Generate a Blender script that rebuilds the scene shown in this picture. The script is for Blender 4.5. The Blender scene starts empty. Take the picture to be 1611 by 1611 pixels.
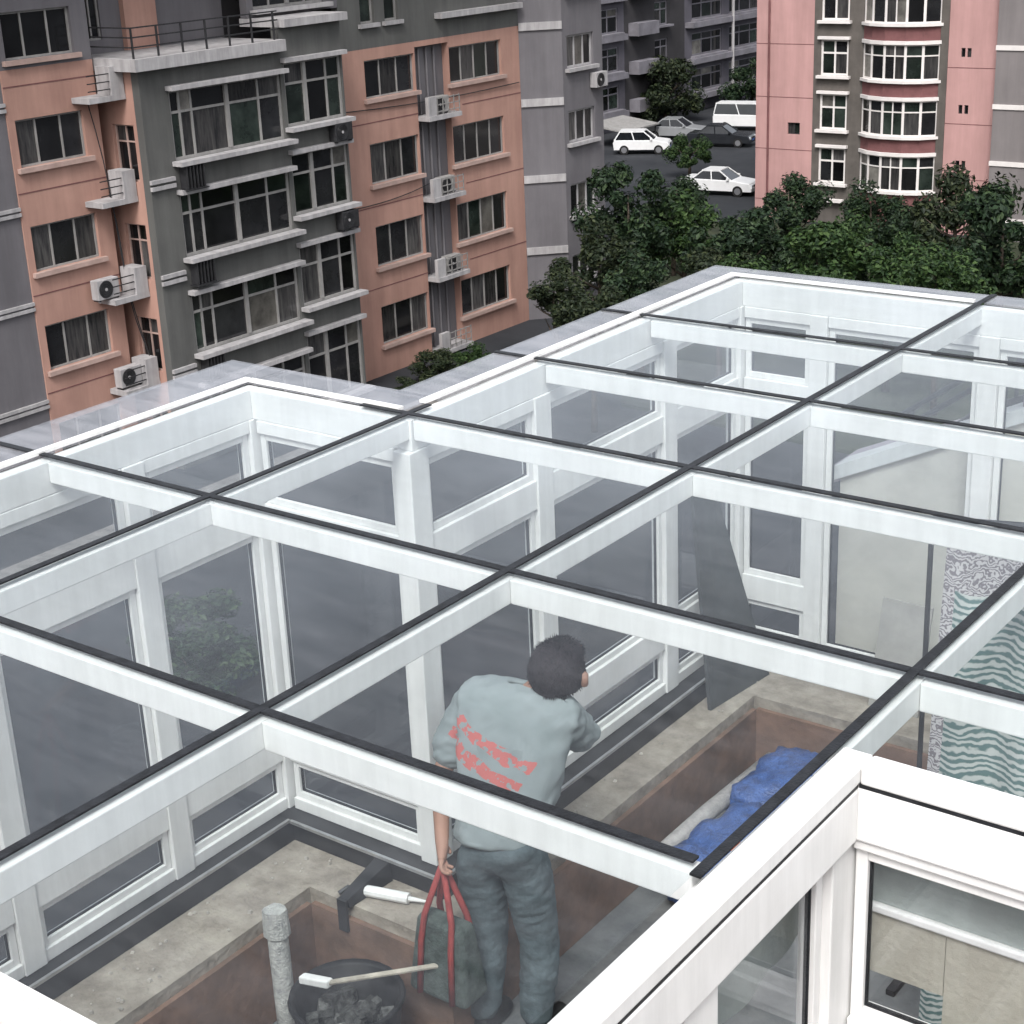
import bpy, bmesh, math, random
from mathutils import Vector, Matrix, noise
random.seed(7)
sc = bpy.context.scene
COL = sc.collection

# ------------------------------------------------------------------ camera
cam_d = bpy.data.cameras.new('camera')
cam = bpy.data.objects.new('camera', cam_d); COL.objects.link(cam)
yaw, pitch, roll = math.radians(-37.24512), math.radians(20.83836), math.radians(-2.52805)
Fw = Vector((math.sin(yaw)*math.cos(pitch), math.cos(yaw)*math.cos(pitch), -math.sin(pitch)))
Rt = Vector((math.cos(yaw), -math.sin(yaw), 0)); Up = Rt.cross(Fw)
Rr = Rt*math.cos(roll)+Up*math.sin(roll); Uu = Up*math.cos(roll)-Rt*math.sin(roll)
m = Matrix((Rr, Uu, -Fw)).transposed().to_4x4(); m.translation = Vector((0, 0, 2.0))
cam.matrix_world = m
cam_d.sensor_width = 36; cam_d.lens = 36*2589.6/1611; cam_d.clip_start = 0.05; cam_d.clip_end = 2000
sc.camera = cam

# ------------------------------------------------------------------ sky, sun, exposure
SUN_EL, SUN_AZ = math.radians(52), math.radians(155)      # azimuth from +Y towards +X
w = bpy.data.worlds.new('World'); sc.world = w; w.use_nodes = True
nt = w.node_tree; nt.nodes.clear()
sky = nt.nodes.new('ShaderNodeTexSky'); sky.sky_type = 'NISHITA'; sky.sun_disc = False
sky.sun_elevation = SUN_EL; sky.sun_rotation = SUN_AZ; sky.dust_density = 4.0; sky.air_density = 1.0; sky.ozone_density = 1.0
hs = nt.nodes.new('ShaderNodeHueSaturation'); hs.inputs['Saturation'].default_value = 0.3
bg = nt.nodes.new('ShaderNodeBackground'); bg.inputs['Strength'].default_value = 0.15
ow = nt.nodes.new('ShaderNodeOutputWorld')
tcw = nt.nodes.new('ShaderNodeTexCoord'); mpw = nt.nodes.new('ShaderNodeMapping'); mpw.inputs['Scale'].default_value = (1, 1, 2.2)
nw = nt.nodes.new('ShaderNodeTexNoise'); nw.inputs['Scale'].default_value = 3.2; nw.inputs['Detail'].default_value = 9; nw.inputs['Roughness'].default_value = 0.62
mw = nt.nodes.new('ShaderNodeMapRange'); mw.inputs[1].default_value = 0.33; mw.inputs[2].default_value = 0.68; mw.inputs[3].default_value = 0.55; mw.inputs[4].default_value = 1.4
hw = nt.nodes.new('ShaderNodeHueSaturation')
nt.links.new(tcw.outputs['Generated'], mpw.inputs[0]); nt.links.new(mpw.outputs[0], nw.inputs['Vector']); nt.links.new(nw.outputs['Fac'], mw.inputs[0]); nt.links.new(mw.outputs[0], hw.inputs['Value'])
nt.links.new(sky.outputs[0], hs.inputs['Color']); nt.links.new(hs.outputs[0], hw.inputs['Color']); nt.links.new(hw.outputs[0], bg.inputs[0]); nt.links.new(bg.outputs[0], ow.inputs[0])
sl = bpy.data.lights.new('sun', 'SUN'); sl.energy = 1.4; sl.angle = math.radians(18); sl.color = (1, 0.98, 0.955)
so = bpy.data.objects.new('sun', sl); COL.objects.link(so)
sd = Vector((math.sin(SUN_AZ)*math.cos(SUN_EL), math.cos(SUN_AZ)*math.cos(SUN_EL), math.sin(SUN_EL)))
so.rotation_euler = sd.to_track_quat('Z', 'Y').to_euler(); so.location = (10, -20, 30)
sc.view_settings.view_transform = 'Standard'; sc.view_settings.look = 'None'
sc.view_settings.exposure = 0.78; sc.view_settings.gamma = 1.0; sc.view_settings.use_curve_mapping = False
sc.render.engine = 'CYCLES'
sc.cycles.transparent_max_bounces = 24; sc.cycles.max_bounces = 6; sc.cycles.glossy_bounces = 3; sc.cycles.caustics_reflective = False; sc.cycles.caustics_refractive = False; sc.cycles.use_adaptive_sampling = True; sc.cycles.adaptive_threshold = 0.02; sc.cycles.use_denoising = True

# ------------------------------------------------------------------ materials
MATS = {}
def mat(name, col, rough=0.8, var=0.12, scale=6.0, bump=0.0, metal=0.0, spec=0.3, col2=None, stretch=(1, 1, 1), detail=6.0, objrand=0.0, island=0.0, streak=0.0, sscale=1.6):
    if name in MATS: return MATS[name]
    M = bpy.data.materials.new(name); M.use_nodes = True; t = M.node_tree; N = t.nodes; L = t.links
    b = N['Principled BSDF']; b.inputs['Roughness'].default_value = rough; b.inputs['Metallic'].default_value = metal
    b.inputs['Specular IOR Level'].default_value = spec
    c2 = col2 if col2 else tuple(c*(1-var*2.2) for c in col)
    co = N.new('ShaderNodeNewGeometry'); mp = N.new('ShaderNodeMapping'); mp.inputs['Scale'].default_value = stretch
    L.new(co.outputs['Position'], mp.inputs['Vector'])
    n = N.new('ShaderNodeTexNoise'); n.inputs['Scale'].default_value = scale; n.inputs['Detail'].default_value = detail; n.inputs['Roughness'].default_value = 0.62
    L.new(mp.outputs[0], n.inputs['Vector'])
    r = N.new('ShaderNodeMapRange'); r.inputs[1].default_value = 0.34; r.inputs[2].default_value = 0.68
    L.new(n.outputs['Fac'], r.inputs[0])
    mx = N.new('ShaderNodeMix'); mx.data_type = 'RGBA'
    mx.inputs[6].default_value = (*c2, 1); mx.inputs[7].default_value = (*col, 1)
    L.new(r.outputs[0], mx.inputs[0]); out = mx.outputs[2]
    if streak:
        m3 = N.new('ShaderNodeMapping'); m3.inputs['Scale'].default_value = (1, 1, 0.09); L.new(co.outputs['Position'], m3.inputs['Vector'])
        n3 = N.new('ShaderNodeTexNoise'); n3.inputs['Scale'].default_value = sscale; n3.inputs['Detail'].default_value = 7; n3.inputs['Roughness'].default_value = 0.7; L.new(m3.outputs[0], n3.inputs['Vector'])
        r3 = N.new('ShaderNodeMapRange'); r3.inputs[1].default_value = 0.38; r3.inputs[2].default_value = 0.62; r3.inputs[3].default_value = 1-streak; r3.inputs[4].default_value = 1.0; L.new(n3.outputs['Fac'], r3.inputs[0])
        h3 = N.new('ShaderNodeHueSaturation'); L.new(out, h3.inputs['Color']); L.new(r3.outputs[0], h3.inputs['Value']); out = h3.outputs[0]
    if objrand or island:
        if island: src = co.outputs['Random Per Island']; a = island
        else:
            oi = N.new('ShaderNodeObjectInfo'); src = oi.outputs['Random']; a = objrand
        mr = N.new('ShaderNodeMapRange'); mr.inputs[3].default_value = 1-a; mr.inputs[4].default_value = 1+a
        L.new(src, mr.inputs[0])
        hv = N.new('ShaderNodeHueSaturation'); L.new(out, hv.inputs['Color']); L.new(mr.outputs[0], hv.inputs['Value']); out = hv.outputs[0]
    L.new(out, b.inputs['Base Color'])
    if bump:
        bn = N.new('ShaderNodeBump'); bn.inputs['Strength'].default_value = bump; bn.inputs['Distance'].default_value = 0.02
        n2 = N.new('ShaderNodeTexNoise'); n2.inputs['Scale'].default_value = scale*5; n2.inputs['Detail'].default_value = 4
        L.new(mp.outputs[0], n2.inputs['Vector']); L.new(n2.outputs['Fac'], bn.inputs['Height']); L.new(bn.outputs[0], b.inputs['Normal'])
    MATS[name] = M
    return M

def glass(name, tint, dirt_sheen=0.05, refl=0.022, graze=0.5, lo=0.25):
    M = bpy.data.materials.new(name); M.use_nodes = True; t = M.node_tree; N = t.nodes; L = t.links; N.clear()
    o = N.new('ShaderNodeOutputMaterial'); tr = N.new('ShaderNodeBsdfTransparent'); tr.inputs[0].default_value = (*tint, 1)
    gl = N.new('ShaderNodeBsdfGlossy'); gl.inputs['Roughness'].default_value = 0.03; gl.inputs[0].default_value = (0.95, 0.97, 1, 1)
    lw = N.new('ShaderNodeLayerWeight'); lw.inputs[0].default_value = 0.5
    pw = N.new('ShaderNodeMath'); pw.operation = 'POWER'; pw.inputs[1].default_value = 5; L.new(lw.outputs['Facing'], pw.inputs[0])
    ma = N.new('ShaderNodeMath'); ma.operation = 'MULTIPLY_ADD'; ma.inputs[1].default_value = graze; ma.inputs[2].default_value = refl; L.new(pw.outputs[0], ma.inputs[0])
    m1 = N.new('ShaderNodeMixShader'); L.new(ma.outputs[0], m1.inputs[0]); L.new(tr.outputs[0], m1.inputs[1]); L.new(gl.outputs[0], m1.inputs[2])
    df = N.new('ShaderNodeBsdfDiffuse'); df.inputs[0].default_value = (0.50, 0.50, 0.53, 1)
    g = N.new('ShaderNodeNewGeometry'); mp = N.new('ShaderNodeMapping'); mp.inputs['Rotation'].default_value = (0, 0, 0.5); mp.inputs['Scale'].default_value = (1.2, 5, 2)
    L.new(g.outputs['Position'], mp.inputs[0])
    n = N.new('ShaderNodeTexNoise'); n.inputs['Scale'].default_value = 2.5; n.inputs['Detail'].default_value = 8; n.inputs['Roughness'].default_value = 0.7
    L.new(mp.outputs[0], n.inputs['Vector'])
    r = N.new('ShaderNodeMapRange'); r.inputs[1].default_value = 0.35; r.inputs[2].default_value = 0.8; r.inputs[3].default_value = dirt_sheen*lo; r.inputs[4].default_value = dirt_sheen*2  # patchy diffuse haze: dirt smears, also painting streaky reflections
    L.new(n.outputs['Fac'], r.inputs[0])
    m2 = N.new('ShaderNodeMixShader'); L.new(r.outputs[0], m2.inputs[0]); L.new(m1.outputs[0], m2.inputs[1]); L.new(df.outputs[0], m2.inputs[2])
    L.new(m2.outputs[0], o.inputs[0]); MATS[name] = M
    return M

M_white = mat('white_frame', (0.83, 0.828, 0.82), 0.45, 0.06, 3.0, 0.03, spec=0.4, col2=(0.75, 0.75, 0.735), detail=9.0, streak=0.10, sscale=14)
M_black = mat('black_sealant', (0.025, 0.027, 0.032), 0.5, 0.3, 30, 0.2)
M_glass = glass('roof_glass', (0.965, 0.985, 0.988), 0.02, refl=0.015, graze=0.75, lo=0.05)
M_over = glass('dusty_sheen_overhang_glass', (0.93, 0.94, 0.95), 0.22, refl=0.04, graze=0.9)  # heavier diffuse haze paints in grey sky reflection along with dust
M_wglass = glass('wall_glass', (0.965, 0.975, 0.98), 0.02)
M_conc = mat('concrete_ledge', (0.40, 0.36, 0.305), 0.9, 0.2, 7, 0.5, col2=(0.22, 0.19, 0.16), detail=10)
M_brick = mat('rough_brown_brick', (0.24, 0.145, 0.105), 0.9, 0.2, 4, 0.3, col2=(0.12, 0.08, 0.062), detail=12)
M_floor = mat('terrace_concrete', (0.20, 0.205, 0.205), 0.85, 0.2, 4, 0.4, col2=(0.11, 0.115, 0.12))
M_asph = mat('asphalt', (0.034, 0.036, 0.041), 0.9, 0.2, 0.3, 0.1, col2=(0.016, 0.018, 0.022), detail=10)
M_salmon = mat('salmon_render', (0.46, 0.275, 0.22), 0.9, 0.12, 0.5, 0.1, col2=(0.38, 0.22, 0.178), detail=10, streak=0.16)
M_tgrey = mat('grey_green_render', (0.128, 0.128, 0.122), 0.9, 0.12, 0.5, 0.1, col2=(0.1, 0.1, 0.097), detail=10, streak=0.2)
M_lgrey = mat('lilac_grey_render', (0.165, 0.157, 0.168), 0.9, 0.10, 0.5, 0.1, col2=(0.135, 0.128, 0.138), detail=10, streak=0.16)
M_bwhite = mat('dull_white_trim', (0.45, 0.435, 0.44), 0.8, 0.1, 1.5, 0.1, streak=0.25, sscale=4)
M_bframe = mat('weathered_window_frame', (0.33, 0.32, 0.31), 0.6, 0.1, 2.0, streak=0.2, sscale=5)
M_dark = mat('dark_metal', (0.035, 0.035, 0.038), 0.5, 0.2, 8)
M_pane = mat('dark_window_pane', (0.018, 0.0185, 0.02), 0.08, 0.5, 0.9, spec=0.5, col2=(0.008, 0.008, 0.009), objrand=0.8)
M_paneb = mat('pale_blind_window_pane', (0.20, 0.19, 0.17), 0.15, 0.3, 1.5, spec=0.5, col2=(0.08, 0.075, 0.07), objrand=0.6)
M_paneg = mat('greenish_window_pane', (0.03, 0.04, 0.034), 0.06, 0.5, 1.2, spec=0.6, col2=(0.008, 0.012, 0.01), objrand=0.6)
M_panec = mat('curtained_window_pane', (0.075, 0.072, 0.07), 0.12, 0.4, 2.2, spec=0.5, col2=(0.02, 0.02, 0.022), stretch=(3, 3, 0.4), objrand=0.5)
M_pink = mat('pink_render', (0.50, 0.295, 0.28), 0.9, 0.06, 0.5, 0.05, streak=0.14)
M_rgrey = mat('brown_grey_tile', (0.13, 0.116, 0.105), 0.9, 0.12, 1.5, 0.1, streak=0.15)
M_rgrey2 = mat('warm_grey_render', (0.215, 0.195, 0.195), 0.9, 0.06, 0.5, 0.05, streak=0.14)
M_redbr = mat('red_brown_tile', (0.19, 0.085, 0.085), 0.9, 0.12, 2.0, 0.1)
M_rwhite = mat('bright_white_trim', (0.72, 0.68, 0.66), 0.7, 0.06, 1.5)
M_fart = mat('far_shaded_trim', (0.22, 0.21, 0.235), 0.8, 0.15, 1.0)  # darker trim colour carries the shade on the far block
M_sillp = mat('salmon_sill', (0.46, 0.33, 0.29), 0.85, 0.12, 2.0)
M_far = mat('far_shaded_lilac_wall', (0.125, 0.118, 0.14), 0.9, 0.15, 0.4)  # shade on the far block is put into this wall colour
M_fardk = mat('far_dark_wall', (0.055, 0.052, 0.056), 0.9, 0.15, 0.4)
M_steel = mat('galvanised_pipe', (0.32, 0.28, 0.24), 0.5, 0.1, 5)

# ------------------------------------------------------------------ mesh helpers
class Fr:
    """facade frame: a runs along the wall, n out of it, z up"""
    def __init__(s, o, a, n): s.o = Vector(o); s.a = Vector(a).normalized(); s.n = Vector(n).normalized()
    def __call__(s, a, n, z): return s.o + s.a*a + s.n*n + Vector((0, 0, z))
WORLD = Fr((0, 0, 0), (1, 0, 0), (0, 1, 0))
def FX(x): return Fr((x, 0, 0), (0, 1, 0), (1, 0, 0))          # wall in plane x = const looking to +x, a = y
def FY(y): return Fr((0, y, 0), (1, 0, 0), (0, -1, 0))         # wall in plane y = const looking to -y, a = x
class MB:
    def __init__(s, fr=WORLD): s.v = []; s.f = []; s.fr = fr
    def hexa(s, p):
        b = len(s.v); s.v += [Vector(q) for q in p]
        f = [(0, 3, 2, 1), (4, 5, 6, 7), (0, 1, 5, 4), (1, 2, 6, 5), (2, 3, 7, 6), (3, 0, 4, 7)]
        e1, e2, e3 = s.v[b+1]-s.v[b], s.v[b+3]-s.v[b], s.v[b+4]-s.v[b]
        if e1.cross(e2).dot(e3) < 0: f = [q[::-1] for q in f]
        s.f += [tuple(b+i for i in q) for q in f]; return s
    def box(s, a0, a1, n0, n1, z0, z1):
        F = s.fr
        return s.hexa([F(a0, n0, z0), F(a1, n0, z0), F(a1, n1, z0), F(a0, n1, z0), F(a0, n0, z1), F(a1, n0, z1), F(a1, n1, z1), F(a0, n1, z1)])
    def prism(s, poly, z0, z1):
        """polygon in world xy, counter-clockwise"""
        k = len(poly); b = len(s.v)
        s.v += [Vector((x, y, z0)) for x, y in poly]+[Vector((x, y, z1)) for x, y in poly]
        s.f.append(tuple(b+i for i in range(k-1, -1, -1))); s.f.append(tuple(b+k+i for i in range(k)))
        for i in range(k): j = (i+1) % k; s.f.append((b+i, b+j, b+k+j, b+k+i))
        return s
    def tube(s, pts, rad, seg=8, cap=True):
        pts = [Vector(p) for p in pts]; n = len(pts); b = len(s.v)
        rads = rad if isinstance(rad, (list, tuple)) else [rad]*n
        prev = None
        for i, p in enumerate(pts):
            d = (pts[min(i+1, n-1)]-pts[max(i-1, 0)]).normalized()
            if prev is None: prev = d.orthogonal().normalized()
            e = (prev-d*prev.dot(d)).normalized(); prev = e; g = d.cross(e)
            for k in range(seg):
                t = 2*math.pi*k/seg; s.v.append(p+(e*math.cos(t)+g*math.sin(t))*rads[i])
        for i in range(n-1):
            for k in range(seg):
                k2 = (k+1) % seg; s.f.append((b+i*seg+k, b+i*seg+k2, b+(i+1)*seg+k2, b+(i+1)*seg+k))
        if cap:
            s.f.append(tuple(b+k for k in range(seg-1, -1, -1))); s.f.append(tuple(b+(n-1)*seg+k for k in range(seg)))
        return s
    def build(s, name, material, parent=None, smooth=False, bevel=0.0):
        o = link(name, mesh_from(name, s.v, s.f, material, root_off(parent), smooth), parent)
        if bevel:
            md = o.modifiers.new('bevel', 'BEVEL'); md.width = bevel; md.segments = 2; md.limit_method = 'ANGLE'
        return o
def mesh_from(name, v, f, material, off=Vector((0, 0, 0)), smooth=False):
    me = bpy.data.meshes.new(name); me.from_pydata([tuple(p-off) for p in v], [], f); me.update()
    if material: me.materials.append(material)
    if smooth:
        for p in me.polygons: p.use_smooth = True
    return me
def link(name, me, parent=None):
    o = bpy.data.objects.new(name, me); COL.objects.link(o)
    if parent is not None: o.parent = parent
    return o
def root_off(p):
    off = Vector((0, 0, 0))
    while p is not None: off = off+p.location; p = p.parent
    return off
def thing(name, label, cat, loc=(0, 0, 0), group=None):
    o = bpy.data.objects.new(name, None); COL.objects.link(o); o.location = loc; o.empty_display_size = 0.2
    return tag(o, label, cat, group)
def tag(o, label, cat, group=None):
    o['label'] = label; o['category'] = cat
    if group: o['group'] = group
    return o
def structure(o, kind='structure'): o['kind'] = kind; return o

def wall_open(fr, a0, a1, z0, z1, opens, n0=-0.3, n1=0.0):
    """one wall sheet with rectangular holes"""
    A = sorted({a0, a1, *[c for o in opens for c in o[:2] if a0 < c < a1]}); Z = sorted({z0, z1, *[c for o in opens for c in o[2:] if z0 < c < z1]})
    mb = MB(fr)
    for zi in range(len(Z)-1):
        zc = (Z[zi]+Z[zi+1])/2; start = None
        for ai in range(len(A)):
            hole = True
            if ai < len(A)-1:
                ac = (A[ai]+A[ai+1])/2; hole = any(o[0] < ac < o[1] and o[2] < zc < o[3] for o in opens)
            if not hole and start is None: start = A[ai]
            if hole and start is not None: mb.box(start, A[ai], n0, n1, Z[zi], Z[zi+1]); start = None
    return mb
def window(fr, parent, a0, a1, z0, z1, mull=(), tran=None, thick=(), n=-0.14, fw=0.07, fmat=None, pm=None, sill=None, lintel=None, smat=None, pcur=0.3, deep=0.07):
    """frame mesh with pane sub-parts, optional sill / lintel sub-parts"""
    fmat = fmat or M_bframe; mb = MB(fr); d0, d1 = n-deep, n+deep*0.5; W = a1-a0
    mb.box(a0, a0+fw, d0, d1, z0, z1); mb.box(a1-fw, a1, d0, d1, z0, z1)
    mb.box(a0+fw, a1-fw, d0, d1, z0, z0+fw); mb.box(a0+fw, a1-fw, d0, d1, z1-fw, z1)
    xs = [a0+fw]
    for i, mfrac in enumerate(mull):
        x = a0+W*mfrac; h = fw*(0.9 if i in thick else 0.45); mb.box(x-h, x+h, d0+0.004, d1-0.004 if i not in thick else d1+0.03, z0+fw, z1-fw); xs += [x-h, x+h]
    xs.append(a1-fw); zt = None
    if tran: zt = z0+(z1-z0)*tran; 
    if zt:
        for i in range(0, len(xs), 2): mb.box(xs[i], xs[i+1], d0+0.006, d1-0.006, zt-fw*0.45, zt+fw*0.45)
    wo = mb.build('window', fmat, parent)
    for i in range(0, len(xs), 2):
        for (zz0, zz1) in ([(z0+fw, zt-fw*0.45), (zt+fw*0.45, z1-fw)] if zt else [(z0+fw, z1-fw)]):
            MB(fr).box(xs[i], xs[i+1], n-0.03, n-0.01, zz0, zz1).build('pane', pm or random.choices((M_panec, M_pane, M_paneg, M_paneb), (pcur, 0.62, 0.3, 0.07))[0], wo)
    if sill: MB(fr).box(a0-0.15, a1+0.15, -0.02 if n < 0 else n, sill, z0-0.14, z0-0.002).build('sill', smat or M_bwhite, wo)
    if lintel: MB(fr).box(a0-0.12, a1+0.12, 0.002, lintel, z1+0.002, z1+0.14).build('lintel', smat or M_bwhite, wo)
    return wo

GZ = -15.1
# ------------------------------------------------------------------ setting: ground
g = MB(); g.box(-500, 500, -300, 700, GZ-0.5, GZ); structure(g.build('ground', M_asph))
lawn = mat('rough_lawn', (0.04, 0.048, 0.025), 0.95, 0.3, 0.8, 0.4, col2=(0.015, 0.02, 0.01))
g = MB(); g.prism([(-38, 59), (-30, 46), (-8, 44), (-8, 77), (-42.3, 77), (-46, 68)], GZ+0.002, GZ+0.12); structure(g.build('lawn', lawn))
g = MB(); g.prism([(-36.5, 24), (-35.5, 24), (-35.5, 57), (-36.5, 57)], GZ+0.002, GZ+0.15); structure(g.build('pavement', mat('pavement_slab', (0.22, 0.21, 0.2), 0.9, 0.2, 2, 0.2)))

# ------------------------------------------------------------------ long apartment block on the left
def left_block():
    B = thing('apartment_block', 'long salmon and grey apartment block with balconied bays on the left', 'building', (-45, 43, GZ))
    P = lambda mb, nm, m: mb.build(nm, m, B)
    f = FX(-40.0); top = 2.6
    P(MB().box(-53, -41.45, 26.0, 58.5, GZ, top-0.2), 'core_wall', M_fardk)
    # grey strip at the far end
    P(MB(f).box(25.5, 29.745, -0.35, -0.05, GZ, top), 'end_wall', M_lgrey)
    for z in (-0.5, -3.45, -6.4, -9.2, -12.2):
        for dz in (0.0, 0.16): P(MB(f).box(25.5, 29.745, -0.047, 0.03, z+dz, z+dz+0.1), 'string_course', M_bwhite)
    # salmon section with three-light windows
    rows = [(-2.05, -0.75), (-5.05, -3.7), (-8.1, -6.75), (-11.1, -9.72), (-14.1, -12.75)]
    op = [(30.0, 32.45, a, b) for a, b in rows]
    P(wall_open(f, 29.745, 33.05, GZ, -2.3, op), 'wall', M_salmon)
    P(wall_open(f, 29.745, 33.05, -2.298, top, op), 'upper_wall', M_lgrey)
    for a, b in rows: window(f, B, 30.0, 32.45, a, b, (0.31, 0.68), fw=0.06, sill=0.14, smat=M_sillp, pcur=0.12)
    for z in (-2.75, -5.75, -8.75, -11.75): P(MB(f).box(29.75, 33.05, 0.002, 0.012, z-0.03, z), 'wall_joint', M_redbr)
    P(MB(f).box(32.75, 33.05, -1.3, -0.302, GZ, top), 'return_wall', M_salmon)
    # recess with ledges for the coolers
    fr_ = FX(-41.3)
    rw = [(34.2, 35.4, z, z+1.5) for z in (-3.1, -6.05, -9.05, -12.05)]
    P(wall_open(fr_, 33.05, 36.3, GZ, top, rw, -0.14, 0.0), 'recess_wall', M_salmon)
    for o in rw: window(fr_, B, *o, (0.5,), 0.72, n=-0.05, fw=0.05)
    for z in (-3.2, -6.25, -9.2, -12.1):
        P(MB().box(-41.3, -39.2, 32.1, 33.48, z-0.28, z-0.12), 'cooler_ledge', M_bwhite)
        P(MB().box(-39.85, -39.2, 32.98, 33.46, z-0.118, z+0.7), 'ledge_screen', M_bwhite)
        rl = MB()
        for k in range(3): rl.box(-39.28, -39.25, 32.15, 32.975, z+0.05+k*0.22, z+0.08+k*0.22)
        P(rl, 'ledge_rail', M_dark)
    for k, a in enumerate((33.0, 33.2, 33.42)):
        P(MB().tube([(-40.9+0.15*k, a, GZ), (-40.9+0.15*k, a, -2.5)], 0.045, 6), 'drain_pipe', M_steel if k != 1 else M_redbr)
    # grey bay tower
    t = FX(-38.6); tl, tr, tm = 33.5, 42.45, 39.5
    main = [(34.62, 39.45, a, b) for a, b in ((-5.45, -3.35), (-8.42, -6.46), (-11.5, -9.6), (-14.5, -12.62))]
    side = [(39.62, 42.38, a, b) for a, b in ((-5.1, -3.05), (-8.0, -5.98), (-11.1, -9.05), (-14.6, -12.1))]
    P(wall_open(t, tl, tm, GZ, -2.66, main, -0.3, 0), 'bay_wall', M_tgrey)
    P(wall_open(t, tm, tr, GZ, -1.95, side, -0.3, 0), 'bay_wall', M_tgrey)
    sf = FY(tl); so_ = [(-40.0, -39.05, z, z+1.7) for z in (-14.9, -11.9, -8.95, -5.95)]
    P(wall_open(sf, -41.44, -38.905, GZ, -2.66, so_), 'bay_side_wall', M_salmon)
    for o in so_: window(sf, B, *o, (0.5,), 0.7, fw=0.05, fmat=M_sillp, pcur=0.6)
    P(MB().box(-39.99, -38.905, tr-0.3, tr, GZ, -1.95), 'bay_side_wall', M_tgrey)
    P(MB().box(-41.44, -38.25, tl-0.35, tm-0.02, -2.655, -2.3), 'terrace_slab', M_bwhite)
    P(MB().box(-40.3, -38.3, tm+0.02, tr+0.1, -1.948, -1.7), 'terrace_slab', M_bwhite)
    for i, o in enumerate(main):
        window(t, B, *o, (0.09, 0.19, 0.5, 0.79), 0.68, thick=(2,), n=-0.1, fw=0.085, fmat=M_bframe, sill=0.42, lintel=0.3, pcur=0.45)
    for i, o in enumerate(side):
        window(t, B, *o, (0.36, 0.74), 0.66, thick=(0,), n=-0.1, fw=0.085, sill=0.36, lintel=0.22, pcur=0.25)
    for z in (-6.2, -9.1, -12.1):
        P(MB(t).box(tl-0.02, 34.45, 0.002, 0.1, z, z+0.12), 'string_course', M_bwhite)
        P(MB(t).box(tl-0.02, 34.45, 0.002, 0.1, z+0.2, z+0.32), 'string_course', M_bwhite)
    # little grilles under the main windows
    for o in main[:3]:
        gm = MB(t)
        for k in range(6): gm.box(34.66+k*0.14, 34.69+k*0.14, 0.05, 0.4, o[2]-0.85, o[2]-0.16)
        gm.box(34.6, 35.5, 0.04, 0.42, o[2]-0.9, o[2]-0.86); P(gm, 'cooler_cage', M_dark)
    # roof terrace over the bay: railing and set-back rooms
    rl = MB()
    for z in (-2.0, -1.72, -1.45): rl.box(-38.5, -38.46, tl-0.2, tm-0.1, z, z+0.04); rl.box(-41.2, -38.5, tl-0.22, tl-0.18, z, z+0.04)
    for k in range(7): rl.box(-38.5, -38.45, tl-0.2+k*0.98, tl-0.15+k*0.98, -2.3, -1.41)
    P(rl, 'terrace_railing', M_dark)
    s = FX(-41.44)
    P(wall_open(s, 33.05, 39.6, -2.298, top, [(33.8, 34.5, -1.9, -0.2)], 0.005, 0.3), 'set_back_wall', M_lgrey)
    P(MB(s).box(35.3, 36.6, 0.302, 0.5, -2.29, top), 'set_back_pier', M_salmon)
    window(s, B, 33.8, 34.5, -1.9, -0.2, (0.5,), n=0.2, fw=0.06)
    pw = [(39.9, 43.3, -1.45, 0.6)]
    P(wall_open(f, 39.6, 43.95, -1.69, top, pw), 'penthouse_wall', M_lgrey)
    window(f, B, *pw[0], (0.25, 0.5, 0.75), thick=(1,), fw=0.085, sill=0.3)
    # salmon section beyond the bay
    zr = [(-4.93, -3.6), (-7.97, -6.52), (-11.0, -9.5), (-13.95, -12.5)]
    c1 = [(45.12, 47.88, a, b) for a, b in zr]; c2 = [(49.95, 53.2, a, b) for a, b in zr]
    slot = [(47.94, 49.9, GZ-1, -3.4)]
    P(wall_open(f, 42.46, 54.4, GZ, -3.2, c1+c2+slot), 'wall', M_salmon)
    P(MB(f).box(47.8, 49.95, -0.45, -0.305, GZ, -3.2), 'slot_wall', M_lgrey)
    sm = [(45.1, 45.85, -2.35, -0.6), (46.4, 47.15, -2.35, -0.6)]
    P(wall_open(f, 43.955, 54.4, -3.198, top, sm), 'upper_wall', M_tgrey)
    for o in sm: window(f, B, *o, (), 0.5, fw=0.07, sill=0.14)
    P(MB(f).box(49.2, 54.3, 0.002, 0.35, -2.5, -2.3), 'string_course', M_bwhite)
    for o in c1: window(f, B, *o, (0.33, 0.67), fw=0.055, sill=0.16, smat=M_sillp, pcur=0.15)
    for o in c2: window(f, B, *o, (0.25, 0.5, 0.75), fw=0.055, sill=0.16, smat=M_sillp, pcur=0.15)
    for z in (-5.75, -8.75, -11.75): P(MB(f).box(42.46, 47.96, 0.002, 0.012, z-0.03, z), 'wall_joint', M_redbr); P(MB(f).box(50.6, 54.4, 0.002, 0.012, z-0.03, z), 'wall_joint', M_redbr)
    for z in (-5.9, -8.9, -11.95, -14.85):
        P(MB(f).box(47.95, 49.88, -0.3, 0.55, z-0.16, z), 'cooler_ledge', M_bwhite)
        P(MB(f).box(47.97, 48.45, 0.35, 0.5, z+0.002, z+0.7), 'ledge_screen', M_bwhite)
        rl = MB(f)
        for k in range(3): rl.box(48.46, 49.86, 0.46, 0.49, z+0.12+k*0.24, z+0.15+k*0.24)
        for k in range(5): rl.box(48.5+k*0.33, 48.53+k*0.33, 0.46, 0.49, z+0.002, z+0.66)
        P(rl, 'ledge_rail', M_bframe)
    for k in range(3): P(MB().tube([(-40.22, 48.4+0.45*k, GZ), (-40.22, 48.4+0.45*k, -3.5)], 0.05, 6), 'drain_pipe', M_lgrey)
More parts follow.
